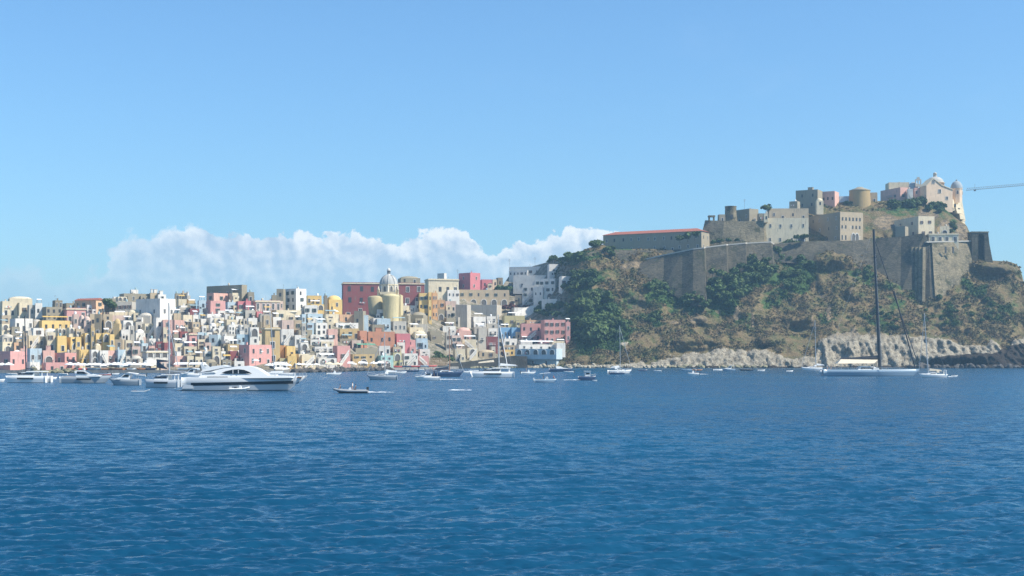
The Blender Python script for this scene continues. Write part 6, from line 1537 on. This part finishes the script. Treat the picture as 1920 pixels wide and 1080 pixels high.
def catamaran(px, py, lp, head, label, mpx, mtop, mtoppx, boom=None, cover=M_CLOTH, hm=M_GEL, mat=M_ALU, fore=None, rad=.14):
    q = CH/(py-HZ); L = lp*q; o = boat_at('catamaran', px, py, head, label, 'catamaran'); sg = 1 if abs(head) < 90 else -1; H = 1.75; B = L*.5
    for s in (-1, 1):
        hb = hull_mesh(L, 2.0, H, rake=.05, tr=.8, sheer=.1, pw=3); hb.v = [(x, y + s*(B/2-1.0), z) for x, y, z in hb.v]; h = hb.build('hull', [hm, M_GEL, M_ANTI], o)
        part(h, 'hull_window', M_TINT, lambda b: b.box(-.22*L, .18*L, s*(B/2)-.10, s*(B/2)+.04, H*.52, H*.76))
    part(o, 'bridge_deck', M_GEL, lambda b: b.box(-.42*L, .22*L, -(B/2-1.9), B/2-1.9, .8, H)); part(o, 'cabin', M_GEL, lambda b: solid(b, [(-.20*L, H), (.22*L, H), (.12*L, H+.95), (.02*L, H+1.1), (-.20*L, H+1.1)], B*.36, B*.30))
    part(o, 'cabin_window', M_TINT, lambda b: solid(b, [(-.18*L, H+.42), (.215*L, H+.42), (.15*L, H+.85), (-.18*L, H+.85)], B*.362, B*.345)); part(o, 'cockpit_roof', M_GEL, lambda b: solid(b, [(-.42*L, H+1.15), (.0*L, H+1.15), (-.02*L, H+1.35), (-.42*L, H+1.32)], B*.36, B*.34))
    for s in (-1, 1): part(o, 'roof_post', M_GEL, lambda b: b.box(-.40*L, -.38*L, s*B*.3-.08, s*B*.3+.08, H, H+1.148))
    part(o, 'trampoline_beam', M_ALU, lambda b: b.box(.38*L, .40*L, -B/2+1, B/2-1, H*.85, H*.95))
    mast_rig(o, L, H, (mpx-px)*q*sg, (py-mtop)*q, (mtoppx-mpx)*q*sg, mat, rad, L*.42 if boom is None else boom, H+2.0, -1, cover, fore, B=B)
    return o, L, q
catamaran(54, 717, 78, 176, 'leftmost white catamaran with a dark hull window and bare grey mast', 49, 592, 46, rad=.16, mat=M_CARB, cover=None, boom=3)
o, L, q = catamaran(306, 726, 66, 174, 'white catamaran with a dark blue boom sail behind the big motor yacht', 318, 568, 317, cover=None, rad=.17, boom=4, hm=M_GELS)
part(o, 'dark_sail', M_BLUC, lambda b: solid(b, [(-1.2, 4.2), (1.6, 4.6), (1.6, 6.6), (-1.2, 6.3), (-1.1, 6.0), (1.0, 5.9)], .12, .12)); part(o, 'solar_bimini', M_TINT, lambda b: b.box(-.3*L, -.1*L, -1.2, 1.2, 3.12, 3.2))
line(o, 'forestay', (-3.6, 0, 5.2), (-1.1, 0, 15.5), .09, M_ALU)
o, L, q = catamaran(923, 707, 82, 178, 'large white catamaran with stacked boom awnings by the dark sea wall', 936, 590, 934, cover=M_CLOTH, rad=.17)
line(o, 'whisker_pole', (-5.2, 0, 2.6), (-2.4, 0, 17.2), .13, M_CLOTH); part(o, 'boom_awning', M_TANC, lambda b: solid(b, [(-.6, 5.0), (4.6, 4.6), (4.4, 5.0), (-.4, 5.7)], .9, .3))
L0 = scl(8, 716); o = boat_at('rowing_boat', 1, 716, 0, 'stern of a white boat cut off at the left frame edge', 'small boat'); hull_mesh(2.6, 1.1, .7, draft=.2).build('hull', [M_GEL, M_GEL, M_ANTI], o)
line_m = [(508, 541, 690, 514, 'tall thin mast of a yacht moored behind the big motor yacht bow')]
def hidden_yacht():
    o = boat_at('sailing_boat', 520, 706, 180, 'sailing yacht with a tall thin pale mast hidden behind the motor yacht bow', 'sailing boat'); q = CH/46.0; L = 12.0
    hull_mesh(L, 3.6, 1.3, rake=.12, tr=.7).build('hull', [M_GEL, M_GEL, M_ANTI], o); part(o, 'cabin', M_GEL, lambda b: solid(b, [(-2, 1.3), (2.5, 1.3), (1.8, 1.8), (-2, 1.9)], 1.1, .9))
    part(o, 'mast', M_ALU, lambda b: b.tube((.9, 0, 1.2), ((520-506)*q, 0, (706-583)*q), .16, .11, 8)); part(o, 'cover', M_CLOTH, lambda b: solid(b, [(-4, 2.6), (1, 2.6), (.6, 3.2), (-4, 2.9)], .9, .4))
hidden_yacht()
# ---- life on the quay
for i in range(16):
    x = 548 + i*12 + random.uniform(-4, 4); D_ = float(shoreD(x)) - random.uniform(9, 12); o = empty('person', ((x-960)/F*D_, D_, 1.0), random.random()*6, label='person standing among the parasols on the quay behind the dark boulders', cat='person', group='people on the quay')
    link('body', PMS[False][0], o); link('shirt', SHIRT[(False, random.choice('wdr'))], o); link('hair', HAIRM[False], o)
for i, x in enumerate((136, 150, 161, 175, 189, 204, 219, 236, 250, 268, 284, 345, 362, 745, 760, 776, 792, 812, 832)):
    D_ = float(shoreD(x)) - random.uniform(10, 12); L = random.uniform(4.2, 6); o = empty('beached_boat', ((x-960)/F*D_, D_, 1.25), R(random.choice((0, 180))+random.uniform(-35, 35)), label='small boat drawn up on the quay ' + ('in front of the left parasol row' if x < 340 else ('behind the motor yacht stern' if x < 400 else 'right of the domed church')), cat='small boat', group='boats on the quay ' + ('left' if x < 340 else ('middle' if x < 400 else 'right')))
    hull_mesh(L, L*.34, .65, draft=.2).build('hull', [random.choice((M_GEL, M_NAVY, M_REDP, M_GELB, M_WOOD)), M_GEL, M_ANTI], o); part(o, 'thwart', M_WOOD, lambda b: b.box(-.15, .15, -L*.15, L*.15, .67, .73))
# ---- foam wakes
def wake(x0, x1, py, w, label, seed):
    D = F*CH/(py-HZ); r = random.Random(seed); a = at(x0, py, D).x; c = at(x1, py, D).x; b = MB(); n = 34
    for i in range(n):
        t = r.random()**1.3; x = lerp(a, c, t); y = D + r.uniform(-w, w)*(.4+t); s = r.uniform(.15, .55)*(1.2-.7*t); k = 6
        b.add([(x+s*2.2*math.cos(2*math.pi*j/k)*r.uniform(.6, 1.2)-a, y+s*math.sin(2*math.pi*j/k)*r.uniform(.6, 1.2)-D, .16+r.uniform(0, .05)) for j in range(k)] + [(x-a, y-D, .16+s*.25)], [(j, (j+1) % k, k) for j in range(k)], 0)
    o = b.build('foam_wake', M_FOAM); o.location = (a, D, 0); tag(o, label=label, cat='foam', kind='stuff')
M_FOAM = plain('sea_foam', (0.8,0.82,0.83), .9)
for k, wv in enumerate(((826,868,712.5,.7,'white foam wake behind the white cabin boat'),(692,738,737,.6,'foam wake behind the dark inflatable boat'),(1084,1058,713.5,.5,'foam streak left of the dark fishing boat'),(1311,1330,702.5,.5,'foam wake behind the bright white boat'),(848,886,733,.5,'loose foam streak in open water'),(1778,1795,707.5,.4,'foam behind the small white sailboat'))): wake(*wv[:4], wv[4], k)
# ------------------------------------------------------------------ what each house is called
def name_houses():
    import collections
    rows = [(682, 'on the quay'), (655, 'in the second row'), (632, 'in the third row'), (606, 'halfway up'), (584, 'in the upper rows'), (0, 'on the skyline')]
    zones = [(60, 'far left'), (115, 'above leftmost catamaran'), (165, 'above the grey cruiser'), (215, 'left of the parasol end'), (262, 'by the arched white house'), (330, 'by the dark sail'), (385, 'above the yacht stern'),
             (440, 'above the yacht cabin'), (500, 'above the yacht bow'), (550, 'right of the thin mast'), (600, 'above the parasols'), (650, 'left of red palace'), (700, 'left below dome'), (755, 'below the dome'), (800, 'right of the dome'),
             (860, 'below cream palazzo'), (925, 'by the arcaded house'), (985, 'by the blue arcade'), (1200, 'by the wooded slope')]
    ordn = ['leftmost', 'second', 'third', 'fourth', 'fifth', 'sixth', 'seventh', 'eighth', 'ninth']
    grp = collections.defaultdict(list)
    for h in HOUSES:
        if h['label']: h['o']['label'] = h['label']; h['o']['category'] = h['cat']; continue
        row = next(i for i, (y, t) in enumerate(rows) if h['yb'] >= y); zn = next(i for i, (x, t) in enumerate(zones) if h['cx'] < x)
        f = h['f']; c = PAL[h['col']][0]; ar = h['w']/max(h['h'], 1)  # all built as house boxes; openings, outline and row alone pick the name
        if 'w' not in f and 'A' not in f and 'L' not in f and h['col'] in 'XVG' and 'v' not in f: nm, cat = 'retaining_wall', 'wall'
        elif 'v' in f: nm, cat = 'vaulted_house', 'vaulted house'
        elif ar < .62: nm, cat = 'tower_house', 'tower house'
        elif row == 5 and h['w'] > 28: nm, cat = 'palazzo', 'palazzo'
        else: nm, cat = 'house', 'house'
        sz = 'narrow' if ar < .8 else ('long' if ar > 2 else ('small' if h['w'] < 14 else ''))
        ft = ('arched' if 'A' in f or 'L' in f else '')
        wi = 'with an awning' if 'n' in f else ('with a stair' if 's' in f else ('with a balcony' if 'b' in f else ('with a gabled roof' if 'g' in f else '')))
        h['nm'], h['cat2'] = nm, cat; base = ' '.join(x for x in (sz, ft, c, cat, wi) if x); h['base'] = base
        grp[(base, row, zn)].append(h)
    for (base, row, zn), L_ in grp.items():
        L_.sort(key=lambda h: h['cx'])
        for i, h in enumerate(L_):
            lab = base + ' ' + rows[row][1] + ', ' + zones[zn][1]
            if len(L_) > 1: lab = ordn[min(i, 8)] + ' ' + lab
            if len(lab.split()) > 16: lab = lab.replace('in the upper rows', 'upper rows').replace('by the ', 'by ')
            if len(lab.split()) > 16: lab = lab.replace(' with an awning', '').replace(' with a stair', '')
            h['o']['label'] = lab; h['o']['category'] = h['cat2']; h['o'].name = h['nm']
            h['o']['group'] = 'houses of the fishing village'
name_houses()
